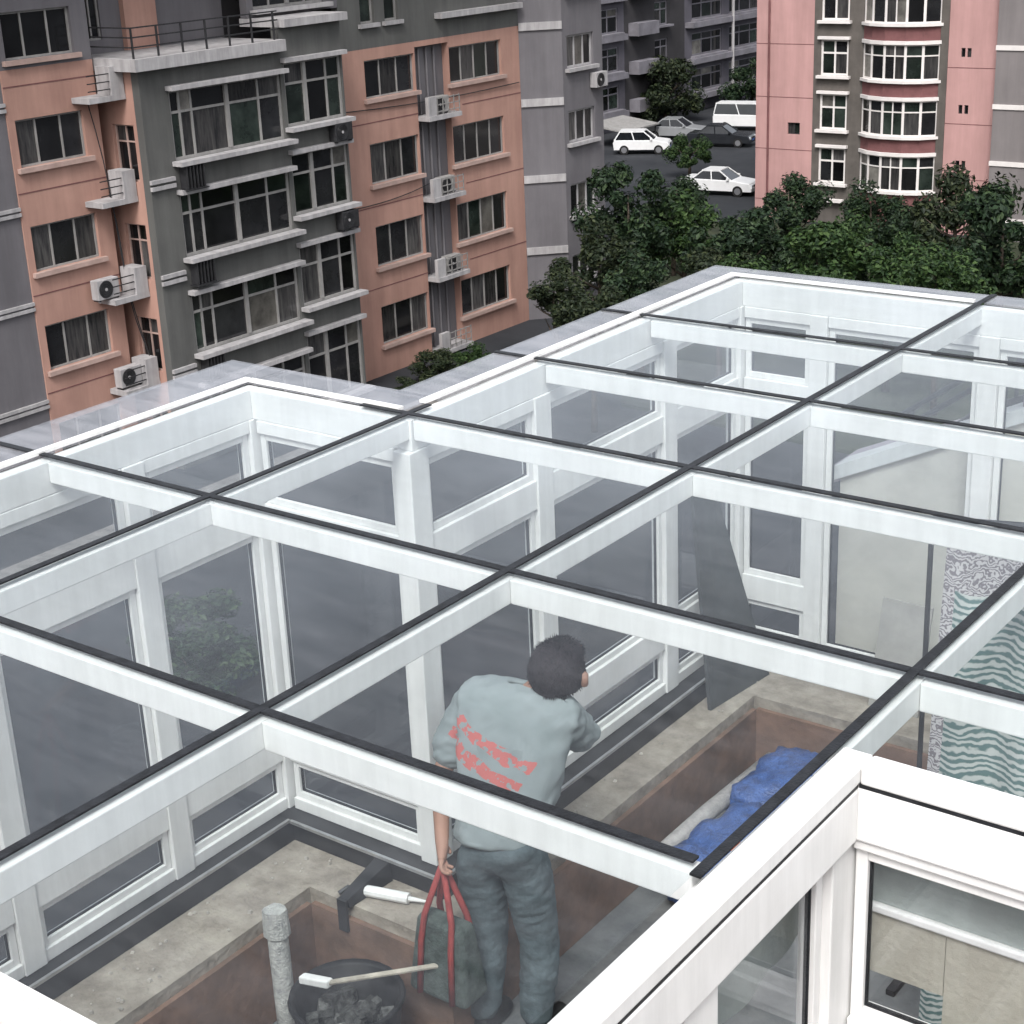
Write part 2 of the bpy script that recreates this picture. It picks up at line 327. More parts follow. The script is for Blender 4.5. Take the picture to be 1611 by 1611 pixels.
    for k, (p0, p1, sg) in enumerate((((-39.93, 32.6, -3.4), (-39.5, 33.4, -11.6), 0.25), ((-39.9, 32.9, -6.3), (-39.4, 33.45, -12.2), 0.35), ((-39.96, 43.2, -5.2), (-39.94, 54.2, -5.35), 0.12), ((-39.96, 43.0, -8.6), (-39.94, 49.0, -8.3), 0.2))):
        a_, b_ = Vector(p0), Vector(p1); pts = []
        for i in range(11):
            t_ = i/10; q_ = a_.lerp(b_, t_); q_.z -= sg*math.sin(math.pi*t_); q_.y += 0.1*math.sin(7*t_+k); pts.append(q_)
        P(MB().tube(pts, 0.018, 5), 'loose_cable', M_dark)
    # splayed grey corner and end bay
    q = math.sqrt(0.5); sp = Fr((-40, 54.4, 0), (1, 1, 0), (1, -1, 0)); Ls = 1.23/q
    P(MB(sp).box(0.003, Ls, -0.3, 0, GZ, top), 'splayed_wall', M_lgrey)
    for z in (-0.3, -3.4, -6.35, -9.4, -12.35): P(MB(sp).box(0.003, Ls, 0.002, 0.08, z, z+0.3), 'string_course', M_bwhite)
    e = FX(-38.77); er = [(55.95, 57.85, -4.98-2.96*k, -3.7-2.96*k) for k in range(-1, 4)]
    P(wall_open(e, 55.64, 58.5, GZ, top, er), 'end_bay_wall', M_lgrey)
    for o in er: window(e, B, *o, (0.35, 0.68), fw=0.08, fmat=M_bwhite, sill=0.2)
    P(MB().box(-41.44, -39.08, 58.2, 58.5, GZ, top), 'end_return_wall', M_lgrey)
    P(MB().box(-53.2, -38.4, 25.5, 58.7, top+0.002, top+0.35), 'roof', M_tgrey)
    return B
left_block()

def cooler(loc, facing, label, col=M_bwhite):
    """outdoor cooler unit: casing, fan grille, fan hub, feet"""
    fr = Fr(loc, facing[0], facing[1])
    T = thing('air_conditioner', label, 'air conditioner', loc, 'cooler units on the apartment block')
    MB(fr).box(-0.42, 0.42, 0, 0.32, 0.05, 0.65).build('casing', col, T, bevel=0.015)
    gm = MB(fr)
    for rr in (0.25, 0.19, 0.13, 0.07):
        gm.tube([fr(-0.1+rr*math.cos(i*math.pi/8), 0.335, 0.35+rr*math.sin(i*math.pi/8)) for i in range(17)], 0.012, 4)
    gm.build('fan_grille', M_dark, T)
    MB(fr).tube([fr(-0.1, 0.322, 0.35), fr(-0.1, 0.328, 0.35)], 0.27, 20).build('fan_opening', M_dark, T)
    MB(fr).tube([fr(-0.1, 0.328, 0.35), fr(-0.1, 0.345, 0.35)], 0.05, 10).build('fan_hub', M_bwhite, T)
    for s in (-0.35, 0.35): MB(fr).box(s-0.03, s+0.03, 0.02, 0.3, 0, 0.05).build('foot', M_dark, T)
XF = ((0, 1, 0), (1, 0, 0))
cooler((-39.75, 32.1, -9.32), XF, 'white cooler with round fan on the third ledge down of the left recess')
cooler((-39.75, 32.55, -12.2), XF, 'cooler by the recess at the foot of the left block')
cooler((-38.55, 41.9, -5.88), XF, 'dark cooler under the top narrow bay window', M_dark)
cooler((-38.55, 41.9, -8.85), XF, 'dark cooler under the second narrow bay window', M_dark)
for k, (z, l) in enumerate(((-5.9, 'cooler behind the top railing between the salmon windows'), (-8.9, 'cooler behind the second railing between the salmon windows'), (-11.95, 'cooler behind the third railing between the salmon windows'))):
    cooler((-39.98, 48.95+0.12*k, z), XF, l, M_bframe)
cooler((-38.75, 57.95, -5.95), XF, 'cooler bracketed beside the upper windows of the end bay')
cooler((-38.75, 57.95, -11.75), XF, 'cooler bracketed beside the lower windows of the end bay')

# ------------------------------------------------------------------ pink block on the right
def right_block():
    B = thing('apartment_tower', 'pink and grey apartment block with rounded white-framed bay windows', 'building', (-33, 82, GZ))
    P = lambda mb, nm, m: mb.build(nm, m, B)
    f = FY(78.0); top = 3.0
    P(MB().box(-42.15, -22, 78.35, 92, GZ, top-0.1), 'core_wall', M_fardk)
    P(wall_open(f, -42.15, -38.9, GZ, top, [(-40.3, -39.6, -10.65, -10.05)]), 'pink_wall', M_pink)
    window(f, B, -40.3, -39.6, -10.65, -10.05, (0.5,), fw=0.05, fmat=M_dark)
    P(MB().tube([(-41.4, 77.93, GZ), (-41.4, 77.93, top)], 0.06, 6), 'drain_pipe', M_redbr)
    rows = [(-15.35, -14.1), (-13.0, -11.2), (-10.3, -8.52), (-7.62, -5.86), (-4.95, -3.2), (-2.3, -0.5)]
    op = [(-38.5, -37.0, a, b) for a, b in rows[1:]]
    P(wall_open(f, -38.9, -36.2, GZ, top, op), 'grey_wall', M_rgrey)
    P(MB(f).box(-32.2, -31.8, -0.3, 0.06, GZ, top), 'pier', M_rgrey)
    P(MB(f).box(-36.2, -32.2, -0.3, -0.1, GZ, top), 'bay_back_wall', M_rgrey)
    for o in op: window(f, B, *o, (0.5,), 0.62, n=-0.08, fw=0.1, fmat=M_rwhite, sill=0.25, lintel=0.2, smat=M_rwhite)
    P(MB(f).box(-38.3, -37.0, 0.003, 0.3, -13.95, -13.8), 'door_canopy', M_rwhite)
    # rounded bays
    arc = [(-36.2, 0.0), (-35.55, 0.5), (-34.75, 0.78), (-33.65, 0.78), (-32.85, 0.5), (-32.2, 0.0)]
    def ring(mb, z0, z1, out=0.0, inn=0.0):
        cx = -34.2; n = len(arc)
        def p(i, s): a, d = arc[i]; return (cx+(a-cx)*(1+s*0.12), 78.0-d-(s*0.35 if d > 0 else s*0.12))
        poly = [p(i, out) for i in range(n)]+[(-32.2, 78.09), (-36.2, 78.09)]
        mb.prism(poly, z0, z1)
        return mb
    for k, (a, b) in enumerate(rows[1:]):
        hd, sl_ = b-0.12, a-0.05
        nxt = rows[k][1]-0.12 if k else GZ
        P(ring(MB(), nxt+0.17, sl_-0.14), 'bay_spandrel', M_redbr)
        P(ring(MB(), sl_-0.138, sl_, 0.5), 'bay_sill', M_rwhite)
        P(ring(MB(), hd, hd+0.168, 0.35), 'bay_lintel', M_rwhite)
        for i in range(5):
            (xa, da), (xb, db) = arc[i], arc[i+1]
            v0 = Vector((xa, 78-da, 0)); v1 = Vector((xb, 78-db, 0)); L = (v1-v0).length
            ff = Fr(v0, v1-v0, Vector(((v1-v0).y, -(v1-v0).x, 0)))
            wo = window(ff, B, 0.002, L-0.002, sl_+0.004, hd-0.004, (0.5,) if i == 2 else (), 0.68, n=-0.05, fw=0.065, fmat=M_rwhite, pcur=0.45)
        P(ring(MB(), hd+0.17, hd+0.2), 'bay_cap', M_redbr) if k == 4 else None
    # pink strip with little paired windows, then the plain grey wing
    sw = []
    for k in range(5): z = -14.55+2.66*k; sw += [(-31.15, -30.95, z, z+0.42), (-30.85, -30.65, z, z+0.42)]
    P(wall_open(f, -31.8, -29.2, GZ, top, sw), 'pink_wall', M_pink)
    for o in sw: window(f, B, *o, (), fw=0.03, fmat=M_dark, n=-0.1)
    for z in (-15.0, -12.35, -9.7, -7.05): P(MB(f).box(-31.79, -29.2, 0.002, 0.01, z-0.03, z), 'wall_joint', M_redbr); P(MB(f).box(-42.15, -38.9, 0.002, 0.01, z+0.9, z+0.93), 'wall_joint', M_redbr)
    g2 = FY(77.4)
    P(MB(g2).box(-29.2, -18, -1.0, 0, GZ, top), 'wing_wall', M_rgrey2)
    for z in (-14.2, -11.5, -8.85, -6.15, -3.5): P(MB(g2).box(-29.22, -18, 0.002, 0.06, z, z+0.22), 'string_course', M_rwhite)
    P(MB().box(-42.4, -17.8, 77.0, 92.2, top+0.002, top+0.3), 'roof', M_rgrey)
right_block()

# ------------------------------------------------------------------ dark block far behind
def far_block():
    B = thing('background_block', 'dark lilac-grey apartment block in shade behind the car park', 'building', (-72, 115, GZ))
    f = FX(-67.0); top = -1.0
    MB().box(-82, -67.7, 92, 140, GZ, top-0.1).build('core_wall', M_fardk, B)
    cols = [(97.0, 99.6), (100.6, 103.2), (108.2, 110.0), (113.6, 118.2), (119.4, 124.6), (126.0, 130.0)]
    rows = [(-13.6+2.7*k, -11.9+2.7*k) for k in range(4)]
    op = [(c0, c1, a, b) for c0, c1 in cols for a, b in rows]
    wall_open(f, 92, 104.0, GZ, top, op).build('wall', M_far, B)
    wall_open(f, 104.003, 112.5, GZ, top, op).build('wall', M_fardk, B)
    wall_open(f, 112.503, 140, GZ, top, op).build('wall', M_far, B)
    for c0, c1, a, b in op:
        n = 3 if c1-c0 > 3 else 2
        window(f, B, c0, c1, a, b, tuple((i+1)/n for i in range(n-1)), 0.66, fw=0.1, sill=0.5, fmat=M_fart, smat=M_fart, pcur=0.1, n=-0.1)
    for a, b in rows:
        MB(f).box(112.6, 131, 0.002, 0.75, a-0.55, a-0.15).build('balcony_band', M_fart, B)
        MB(f).box(96.5, 103.8, 0.002, 0.5, a-0.55, a-0.15).build('balcony_band', M_fart, B)
        MB(f).box(104.6, 107.4, 0.002, 0.9, a-0.4, a+0.5).build('balcony', M_fart, B)
    MB().tube([(-66.3, 118.8, GZ), (-66.3, 118.8, top)], 0.12, 6).build('drain_pipe', M_bwhite, B)
    MB().box(-82.3, -66.5, 91.8, 140.2, top+0.002, top+0.3).build('roof', M_fardk, B)
far_block()
# a pale canvas canopy near the far block
cn = thing('entrance_canopy', 'pale sloping canopy at the foot of the dark far block', 'canopy', (-62.5, 97, GZ))
MB().hexa([(-64.5, 95.2, -13.6), (-61.5, 95.2, -14.0), (-61.5, 99.8, -14.0), (-64.5, 99.8, -13.6), (-64.5, 95.2, -13.5), (-61.5, 95.2, -13.9), (-61.5, 99.8, -13.9), (-64.5, 99.8, -13.5)]).build('roof_sheet', M_bframe, cn)
for a, b in ((-64.3, 95.4), (-61.7, 95.4), (-61.7, 99.6), (-64.3, 99.6)): MB().tube([(a, b, GZ), (a, b, -13.62 if a < -63 else -14.0)], 0.05, 6).build('post', M_dark, cn)

# ------------------------------------------------------------------ the house terrace under the sunroom
FLZ, LZ = -2.72, -2.2
H = thing('terrace_house', 'flat-roofed house block whose parapet terrace carries the glass sunroom', 'building', (-2, 3, GZ))
MB().prism([(-5.3, -3), (4, -3), (4, 7.8), (-4.3, 7.8), (-4.3, 4.95), (-5.3, 4.95)], GZ, FLZ-0.02).build('wall', M_lgrey, H)
MB().prism([(-5.28, -2.9), (3.9, -2.9), (3.9, 7.78), (-4.28, 7.78), (-4.28, 4.93), (-5.28, 4.93)], FLZ-0.018, FLZ).build('terrace_floor', M_floor, H)
MB().prism([(-5.24, 1.2), (-4.65, 1.2), (-4.65, 4.48), (-3.85, 4.48), (-3.85, 7.18), (-0.25, 7.18), (-0.25, 7.72), (-4.28, 7.72), (-4.28, 4.93), (-5.24, 4.93)], FLZ+0.002, LZ).build('parapet_ledge', M_conc, H)
pb = MB(); pb.box(-4.647, -4.62, 1.3, 4.45, FLZ+0.003, LZ-0.06); pb.build('brick_lining', M_brick, H)
pb = MB(); pb.box(-4.62, -3.82, 4.45, 4.477, FLZ+0.003, LZ-0.06); pb.build('brick_lining', M_brick, H)
pb = MB(); pb.box(-3.847, -3.82, 4.478, 7.15, FLZ+0.003, LZ-0.06); pb.build('brick_lining', M_brick, H)
pb = MB(); pb.box(-3.82, -0.3, 7.15, 7.177, FLZ+0.003, LZ-0.06); pb.build('brick_lining', M_brick, H)
M_cream = mat('cream_plaster', (0.76, 0.72, 0.65), 0.9, 0.08, 2.5, 0.15, col2=(0.62, 0.585, 0.53))
MB().box(-0.2, 3.8, 3.35, 7.7, FLZ+0.003, 0.25).build('upper_room_wall', M_cream, H)
MB().box(-5.2, 3.8, -2.8, 0.15, FLZ+0.003, 0.3).build('upper_room_wall', M_pink, H)
MB().box(-5.2, -1.75, 1.12, 1.48, -0.5, -0.05).build('pink_coping', M_pink, H)
MB().box(-5.2, -1.75, 1.16, 1.44, FLZ+0.003, -0.502).build('pier_wall', M_pink, H)

# ------------------------------------------------------------------ glass sunroom
S = thing('glass_sunroom', 'large white-framed glass sunroom with flat glazed roof over the terrace', 'sunroom', (-3, 4, FLZ))
YS = [1.53, 2.656, 3.745, 4.852, 5.779, 6.668, 7.607]; XS = [-5.107, -4.198, -2.875, -1.531, -0.2]
EX0, EX1, EY1, EY0 = -5.46, -4.45, 5.1, 7.79
bw, bt, bb = 0.025, -0.007, -0.09
def pane_over(x0, x1, y0, y1): MB().box(x0, x1, y0, y1, 0.0005, 0.0085).build('overhang_pane', M_over, S)
def pane_roof(x0, x1, y0, y1): MB().box(x0+0.014, x1-0.014, y0+0.014, y1-0.014, 0, 0.008).build('roof_pane', M_glass, S)
for j in range(6):
    y0, y1 = YS[j], YS[j+1]
    for i in range(4):
        x0, x1 = XS[i], XS[i+1]
        if i == 0 and j > 2: continue
        if i == 0: pane_over(EX0, x0-0.016, y0+0.014, (EY1 if j == 2 else y1-0.014))
        if i == 0 and j == 2: pane_over(x0-0.01, x1-0.05, y1+0.018, EY1)
        if i == 1 and j > 2: pane_over(EX1, x0-0.016, y0+(0.014 if j > 3 else 0.22), (EY0 if j == 5 else y1-0.014))
        if i == 3:
            if j < 1: continue
            if j == 1: y0 = 3.23
        pane_roof(x0, x1, y0, y1)
        if j == 5: pane_over(x0-0.01 if i == 1 else x0+0.014, x1-0.014, y1+0.016, EY0)
# the small end strip of panes beyond the last purlin is part of the last pane
def strip(x0, x1, y0, y1, nm='glazing_strip', m=None, z0=0.009, z1=0.015): MB().box(x0, x1, y0, y1, z0, z1).build(nm, m or M_black, S)
sw_ = 0.0135
for k, (x, y0, y1) in enumerate(((XS[1], 1.5, 4.99), (XS[2], 1.5, EY0), (XS[3], 2.6, EY0))): strip(x-sw_, x+sw_, y0, y1)
def cuts(xa, xb, xs):
    e = [xa]
    for c in xs:
        if xa < c < xb: e += [c-sw_-0.001, c+sw_+0.001]
    e.append(xb); return [(e[i], e[i+1]) for i in range(0, len(e), 2)]
for y, xa, xb in ((YS[1], EX0, XS[3]-0.03), (YS[2], EX0, -0.2), (YS[3], XS[1]-0.25, -0.2), (YS[4], EX1, -0.2), (YS[5], EX1, -0.2)):
    for a, b in cuts(xa, xb, XS[1:4] if y < 4.9 else XS[2:4]): strip(a, b, y-sw_, y+sw_)
# beams
def beam(x0, x1, y0, y1, z0=bb, z1=bt): MB().box(x0, x1, y0, y1, z0, z1).build('roof_beam', M_white, S, bevel=0.004)
beam(XS[1]-bw, XS[1]+bw, 1.56, YS[3]-0.03); beam(XS[2]-bw, XS[2]+bw, 1.56, 7.575); beam(XS[3]-bw, XS[3]+bw, 3.28, 7.575)
for y in YS[1:3]: beam(XS[0]+0.04, XS[1]-bw-0.001, y-bw, y+bw)
for y in YS[1:6]:
    beam(XS[1]+(bw+0.001 if y < 4.8 else 0.045), XS[2]-bw-0.001, y-bw, y+bw); beam(XS[2]+bw+0.001, XS[3]-bw-0.001, y-bw, y+bw)
    if y > 3.3: beam(XS[3]+bw+0.001, -0.2, y-bw, y+bw)
# eave beams
beam(XS[0]-0.03, XS[0]+0.035, 1.5, YS[3]+0.03, -0.14); beam(XS[0]+0.036, XS[1]-0.036, YS[3]-0.03, YS[3]+0.03, -0.14)
beam(XS[1]-0.035, XS[1]+0.035, YS[3]-0.029, 7.64, -0.14); beam(XS[1]+0.036, -0.2, 7.578, 7.64, -0.14)
beam(-5.3, -1.5, 1.5, 1.558, -0.14)
# bright trims along the eaves
def trim(x0, x1, y0, y1, z1=0.022): MB().box(x0, x1, y0, y1, 0.009, z1).build('eave_trim', M_white, S)
trim(XS[0]-0.055, XS[0]-0.02, 1.56, YS[3]+0.04); trim(XS[0]-0.018, XS[1]-0.06, YS[3]+0.018, YS[3]+0.045)
trim(XS[1]-0.06, XS[1]-0.025, 5.0, 7.63); trim(XS[1]-0.023, XS[2]-0.03, 7.605, 7.63)
MB().box(-5.45, -1.9, 1.53, 1.545, 0.009, 0.03).build('eave_trim', M_white, S)
# raised white kerb round the notch
kx, ky = -1.531, 3.235
def kerb(nm, m, b): MB().box(*b).build(nm, m, S, bevel=0.006 if m is M_white else 0)
kerb('edge_trim', M_white, (-1.512, -1.434, 1.5, 3.28, -0.034, 0.012)); kerb('edge_trim', M_white, (-1.433, -0.2, 3.204, 3.28, -0.034, 0.012))
kerb('edge_seal', M_black, (-1.5, -1.437, 1.5, 3.204, -0.044, -0.035)); kerb('edge_seal', M_black, (-1.436, -0.2, 3.207, 3.27, -0.044, -0.035))
kerb('fascia', M_white, (-1.56, -1.434, 1.5, 3.203, -0.19, -0.045)); kerb('fascia', M_white, (-1.56, -0.2, 3.204, 3.30, -0.19, -0.045))

RAILS = [(-0.20, -0.141), (-0.67, -0.53), (-1.83, -1.68), (-2.09, -2.03)]
def sash(fr, a0, a1, z0, z1, fw=0.032, rail=True):
    mb = MB(fr); mb.box(a0, a0+fw, -0.02, 0.02, z0, z1); mb.box(a1-fw, a1, -0.02, 0.02, z0, z1); mb.box(a0+fw, a1-fw, -0.02, 0.02, z0, z0+fw); mb.box(a0+fw, a1-fw, -0.02, 0.02, z1-fw, z1)
    o = mb.build('window_frame', M_white, S, bevel=0.003)
    gk = MB(fr); q = 0.005
    gk.box(a0+fw, a0+fw+q, -0.008, 0.006, z0+fw, z1-fw); gk.box(a1-fw-q, a1-fw, -0.008, 0.006, z0+fw, z1-fw); gk.box(a0+fw+q, a1-fw-q, -0.008, 0.006, z0+fw, z0+fw+q); gk.box(a0+fw+q, a1-fw-q, -0.008, 0.006, z1-fw-q, z1-fw)
    gk.build('gasket', M_black, o)
    MB(fr).box(a0+fw+q, a1-fw-q, -0.005, 0.003, z0+fw+q, z1-fw-q).build('pane', M_wglass, o)
def sun_wall(fr, posts, pw=0.045, rails=RAILS, ends=(True, True), zt=-0.141, zb=-2.09):
    for k, a in enumerate(posts):
        if (k == 0 and not ends[0]) or (k == len(posts)-1 and not ends[1]): continue
        MB(fr).box(a-pw, a+pw, -0.045, 0.045, zb, zt).build('post', M_white, S, bevel=0.004)
    for k in range(len(posts)-1):
        a0, a1 = posts[k]+pw+0.001, posts[k+1]-pw-0.001
        for z0, z1 in rails: MB(fr).box(a0, a1, -0.036, 0.036, z0, z1).build('rail', M_white, S, bevel=0.004)
        for q in range(len(rails)-1): sash(fr, a0+0.001, a1-0.001, rails[q+1][1]+0.001, rails[q][0]-0.001)
sun_wall(FX(XS[0]), [1.56, 2.45, 3.30, 4.13, YS[3]], 0.055, ends=(True, True))
sun_wall(FY(YS[3]), [XS[0], XS[1]], 0.06, ends=(False, False))
sun_wall(FX(XS[1]), [YS[3], 5.73, 6.83, 7.607], 0.06, ends=(True, True))
sun_wall(FY(7.607), [XS[1], -3.71], 0.05, ends=(False, True))
sun_wall(FY(7.607), [-3.71, -2.80, -1.6, -0.25], 0.05, rails=[RAILS[0], RAILS[3]], ends=(False, True))
nr = [(-0.22, -0.191), (-0.78, -0.72), (-1.6, -1.5), (-2.68, -2.6)]
sun_wall(FX(-1.50), [1.56, 2.5, 3.19], 0.07, rails=nr, zt=-0.191, zb=-2.68)
sun_wall(FY(3.25), [-1.51, -0.62, -0.25], 0.06, rails=nr, zt=-0.191, zb=-2.68, ends=(False, True))
# dark tracks on the ledge
def track(x0, x1, y0, y1): MB().box(x0, x1, y0, y1, LZ+0.002, -2.092).build('sill_track', M_dark, S); 
track(-5.16, -4.98, 1.3, 4.73); track(-5.16, -4.06, 4.731, 4.9); track(-4.25, -4.06, 4.901, 7.48); track(-4.25, -0.3, 7.481, 7.67)
alu = mat('bare_aluminium', (0.5, 0.5, 0.5), 0.35, 0.15, 12, metal=0.6)
for b in ((-4.99, -4.975, 1.3, 4.71), (-4.97, -4.07, 4.70, 4.715), (-4.065, -4.05, 4.75, 7.46)): MB().box(*b, -2.09, -2.075).build('track_rail', alu, S)

# ------------------------------------------------------------------ lean-to seen beyond the far glass wall
LT = thing('stair_enclosure', 'cream stair enclosure with sloping white coping beyond the far glass wall', 'stair enclosure', (-2.5, 8.2, FLZ))
gy0, gy1 = 7.84, 7.98
def quadwall(nm, m, pts, y0, y1):
    mb = MB(); k = len(pts); b = 0
    mb.v = [Vector((x, y0, z)) for x, z in pts]+[Vector((x, y1, z)) for x, z in pts]
    mb.f = [tuple(range(k)), tuple(range(2*k-1, k-1, -1))]+[(i, k+i, k+(i+1) % k, (i+1) % k) for i in range(k)]
    return mb.build(nm, m, LT)
quadwall('gable_wall', M_cream, [(-3.69, GZ), (-0.4, GZ), (-0.4, 0.25), (-2.0, -0.30), (-3.69, -1.08)], gy0, gy1)
quadwall('sloping_coping', M_white, [(-3.72, -1.12), (-2.0, -0.298), (-0.4, 0.26), (-0.4, 0.34), (-2.0, -0.22), (-3.72, -1.04)], gy0-0.03, gy1+0.03)
M_mauve = mat('mauve_roof_sheet', (0.42, 0.38, 0.42), 0.6, 0.1, 2, 0.05)
quadwall('roof_sheet', M_mauve, [(-4.0, -1.30), (-0.4, 0.36), (-0.4, 0.40), (-4.0, -1.26)], gy1+0.03, gy1+0.75)
hm = MB()
for x0, x1, y0, y1 in ((-3.25, -2.65, 8.3, 8.33), (-3.25, -2.65, 8.6, 8.63), (-3.25, -3.22, 8.33, 8.6), (-2.68, -2.65, 8.33, 8.6)):
    zf = lambda x: -1.26+(x+4.0)*1.66/3.6
    hm.hexa([(x0, y0, zf(x0)+0.002), (x1, y0, zf(x1)+0.002), (x1, y1, zf(x1)+0.002), (x0, y1, zf(x0)+0.002), (x0, y0, zf(x0)+0.05), (x1, y0, zf(x1)+0.05), (x1, y1, zf(x1)+0.05), (x0, y1, zf(x0)+0.05)])
hm.build('roof_hatch', M_dark, LT)
for dz, m_ in ((0.0, M_dark), (0.085, M_dark)): MB().tube([(-3.45, 8.05, -0.86+dz), (-2.75, 8.05, -0.34+dz)], 0.016, 8).build('handrail', m_, LT)
for t_ in (0.1, 0.9): MB().tube([(-3.45+0.7*t_, 8.05, -0.95+0.52*t_-0.1), (-3.45+0.7*t_, 8.05, -0.775+0.52*t_)], 0.012, 6).build('rail_post', M_dark, LT)

# ------------------------------------------------------------------ things inside the sunroom
def lathe(prof, cx, cy, seg=20):
    mb = MB(); n = len(prof)
    for r, z in prof:
        for k in range(seg): t = 2*math.pi*k/seg; mb.v.append(Vector((cx+r*math.cos(t), cy+r*math.sin(t), z)))
    for i in range(n-1):
        for k in range(seg): k2 = (k+1) % seg; mb.f.append((i*seg+k, i*seg+k2, (i+1)*seg+k2, (i+1)*seg+k))
    mb.f.append(tuple(range(seg-1, -1, -1))); mb.f.append(tuple((n-1)*seg+k for k in range(seg)))
    return mb
def jitter(mb, a, s=6.0):
    for v in mb.v:
        d = noise.noise_vector(v*s); v += d*a
    return mb
# upright cement-splashed pipe
M_pipe = mat('cement_splashed_pipe', (0.55, 0.55, 0.52), 0.8, 0.2, 20, 0.6, col2=(0.33, 0.33, 0.32))
pp = thing('upright_pipe', 'pale cement-splashed pipe standing upright with a chipped collar', 'pipe', (-4.42, 4.05, FLZ))
jitter(MB().tube([(-4.42, 4.05, FLZ), (-4.43, 4.06, -2.45), (-4.45, 4.07, -2.2), (-4.46, 4.08, -2.03)], [0.045, 0.044, 0.046, 0.043], 14), 0.006, 25).build('tube', M_pipe, pp, True)
jitter(MB().tube([(-4.452, 4.072, -2.14), (-4.46, 4.08, -2.02)], [0.056, 0.054], 12), 0.01, 30).build('collar', M_pipe, pp)
# tub with rubble and tools
M_tub = mat('black_rubber', (0.02, 0.02, 0.022), 0.55, 0.3, 20)
tb = thing('builders_tub', 'black rubber tub of rubble beside the brown brick parapet', 'tub', (-4.12, 4.12, FLZ))
lathe([(0.19, FLZ+0.001), (0.21, FLZ+0.15), (0.235, FLZ+0.36), (0.25, FLZ+0.37), (0.245, FLZ+0.385), (0.22, FLZ+0.37), (0.2, FLZ+0.2), (0.18, FLZ+0.19)], -4.12, 4.12, 26).build('bowl', M_tub, tb, True)
M_rub = mat('rubble', (0.14, 0.14, 0.135), 0.9, 0.4, 25, 0.5, island=0.5)
rb = MB()
for k in range(60):
    a, r = random.uniform(0, 6.28), 0.17*math.sqrt(random.random()); s = random.uniform(0.012, 0.035); cx, cy, cz = -4.12+r*math.cos(a), 4.12+r*math.sin(a), FLZ+0.2+random.uniform(0, 0.06)
    rot = Matrix.Rotation(random.uniform(0, 3), 3, Vector((random.random(), random.random(), 1)).normalized())
    rb.hexa([Vector((cx, cy, cz))+rot@(Vector(c)*s) for c in ((-1, -1, -1), (1, -1, -.7), (1, 1, -1), (-1, .8, -1), (-.8, -1, 1), (1, -.7, 1), (.9, 1, 1), (-1, 1, .6))])
structure(rb.build('rubble', M_rub, tb), 'stuff')
cb = MB()
for k in range(80):
    if k % 2: cx, cy, cz = random.uniform(-4.95, -4.68), random.uniform(3.2, 4.7), LZ+0.004
    elif k % 4: cx, cy, cz = random.uniform(-4.04, -3.88), random.uniform(5.2, 7.4), LZ+0.004
    else: cx, cy, cz = random.uniform(-4.55, -3.9), random.uniform(3.5, 4.4), FLZ+0.004
    s_ = random.uniform(0.003, 0.010); rot = Matrix.Rotation(random.uniform(0, 3), 3, 'Z')
    cb.hexa([Vector((cx, cy, cz+s_*0.5))+rot@(Vector(c)*s_) for c in ((-1, -1, -.5), (1, -1, -.5), (1.2, 1, -.5), (-1, .8, -.5), (-.6, -.8, .5), (.8, -.5, .6), (.7, .8, .4), (-.7, .6, .5))])
cb = cb.build('building_debris', mat('mortar_crumbs', (0.5, 0.46, 0.41), 0.9, 0.15, 20, 0.0, island=0.25)); structure(cb, 'stuff'); tag(cb, 'small mortar crumbs scattered over ledge and floor', 'debris')
tb2 = thing('paint_bucket', 'dark bucket with a wire handle next to the tub', 'bucket', (-3.86, 4.0, FLZ))
lathe([(0.13, FLZ+0.001), (0.15, FLZ+0.3), (0.158, FLZ+0.305), (0.145, FLZ+0.3), (0.125, FLZ+0.08)], -3.86, 4.0, 22).build('bowl', mat('dark_bucket', (0.03, 0.035, 0.045), 0.5, 0.3, 10), tb2, True)
MB().tube([(-3.86+0.152*math.cos(t), 4.0+0.05*math.sin(t)-0.06*math.sin(t), FLZ+0.3-0.1*math.sin(t)) for t in [math.pi*i/10 for i in range(11)]], 0.004, 6).build('handle', alu, tb2)
br = thing('long_handled_brush', 'pale long-handled brush laid across the black tub', 'brush', (-4.1, 4.2, FLZ+0.39))
MB().tube([(-4.22, 4.1, FLZ+0.41), (-3.82, 4.42, FLZ+0.47)], 0.012, 8).build('handle', mat('pale_wood', (0.55, 0.5, 0.42), 0.7, 0.2, 15), br)
MB().hexa([(-4.33, 4.05, FLZ+0.39), (-4.2, 4.09, FLZ+0.39), (-4.2, 4.13, FLZ+0.39), (-4.33, 4.09, FLZ+0.39), (-4.33, 4.05, FLZ+0.43), (-4.2, 4.09, FLZ+0.43), (-4.2, 4.13, FLZ+0.43), (-4.33, 4.09, FLZ+0.43)]).build('head', M_white, br, bevel=0.008)
for k, (x, y, z, l) in enumerate(((-4.05, 4.5, LZ, 'white tool on the ledge beside the worker'),)):
    tr_ = thing('sealant_gun', 'small white sealant gun lying on the concrete ledge', 'tool', (-4.28, 4.56, LZ))
    MB().tube([(-4.4, 4.56, LZ+0.03), (-4.18, 4.62, LZ+0.03)], 0.026, 10).build('cartridge', M_white, tr_)
    MB().tube([(-4.18, 4.62, LZ+0.03), (-4.08, 4.65, LZ+0.03)], [0.012, 0.004], 8).build('nozzle', M_white, tr_)
    MB().tube([(-4.4, 4.56, LZ+0.03), (-4.47, 4.54, LZ+0.03), (-4.49, 4.5, LZ+0.012)], 0.011, 6).build('grip', M_dark, tr_)
bk = thing('ledge_bracket', 'dark steel bracket hanging over the pale concrete ledge', 'bracket', (-4.42, 4.6, LZ))
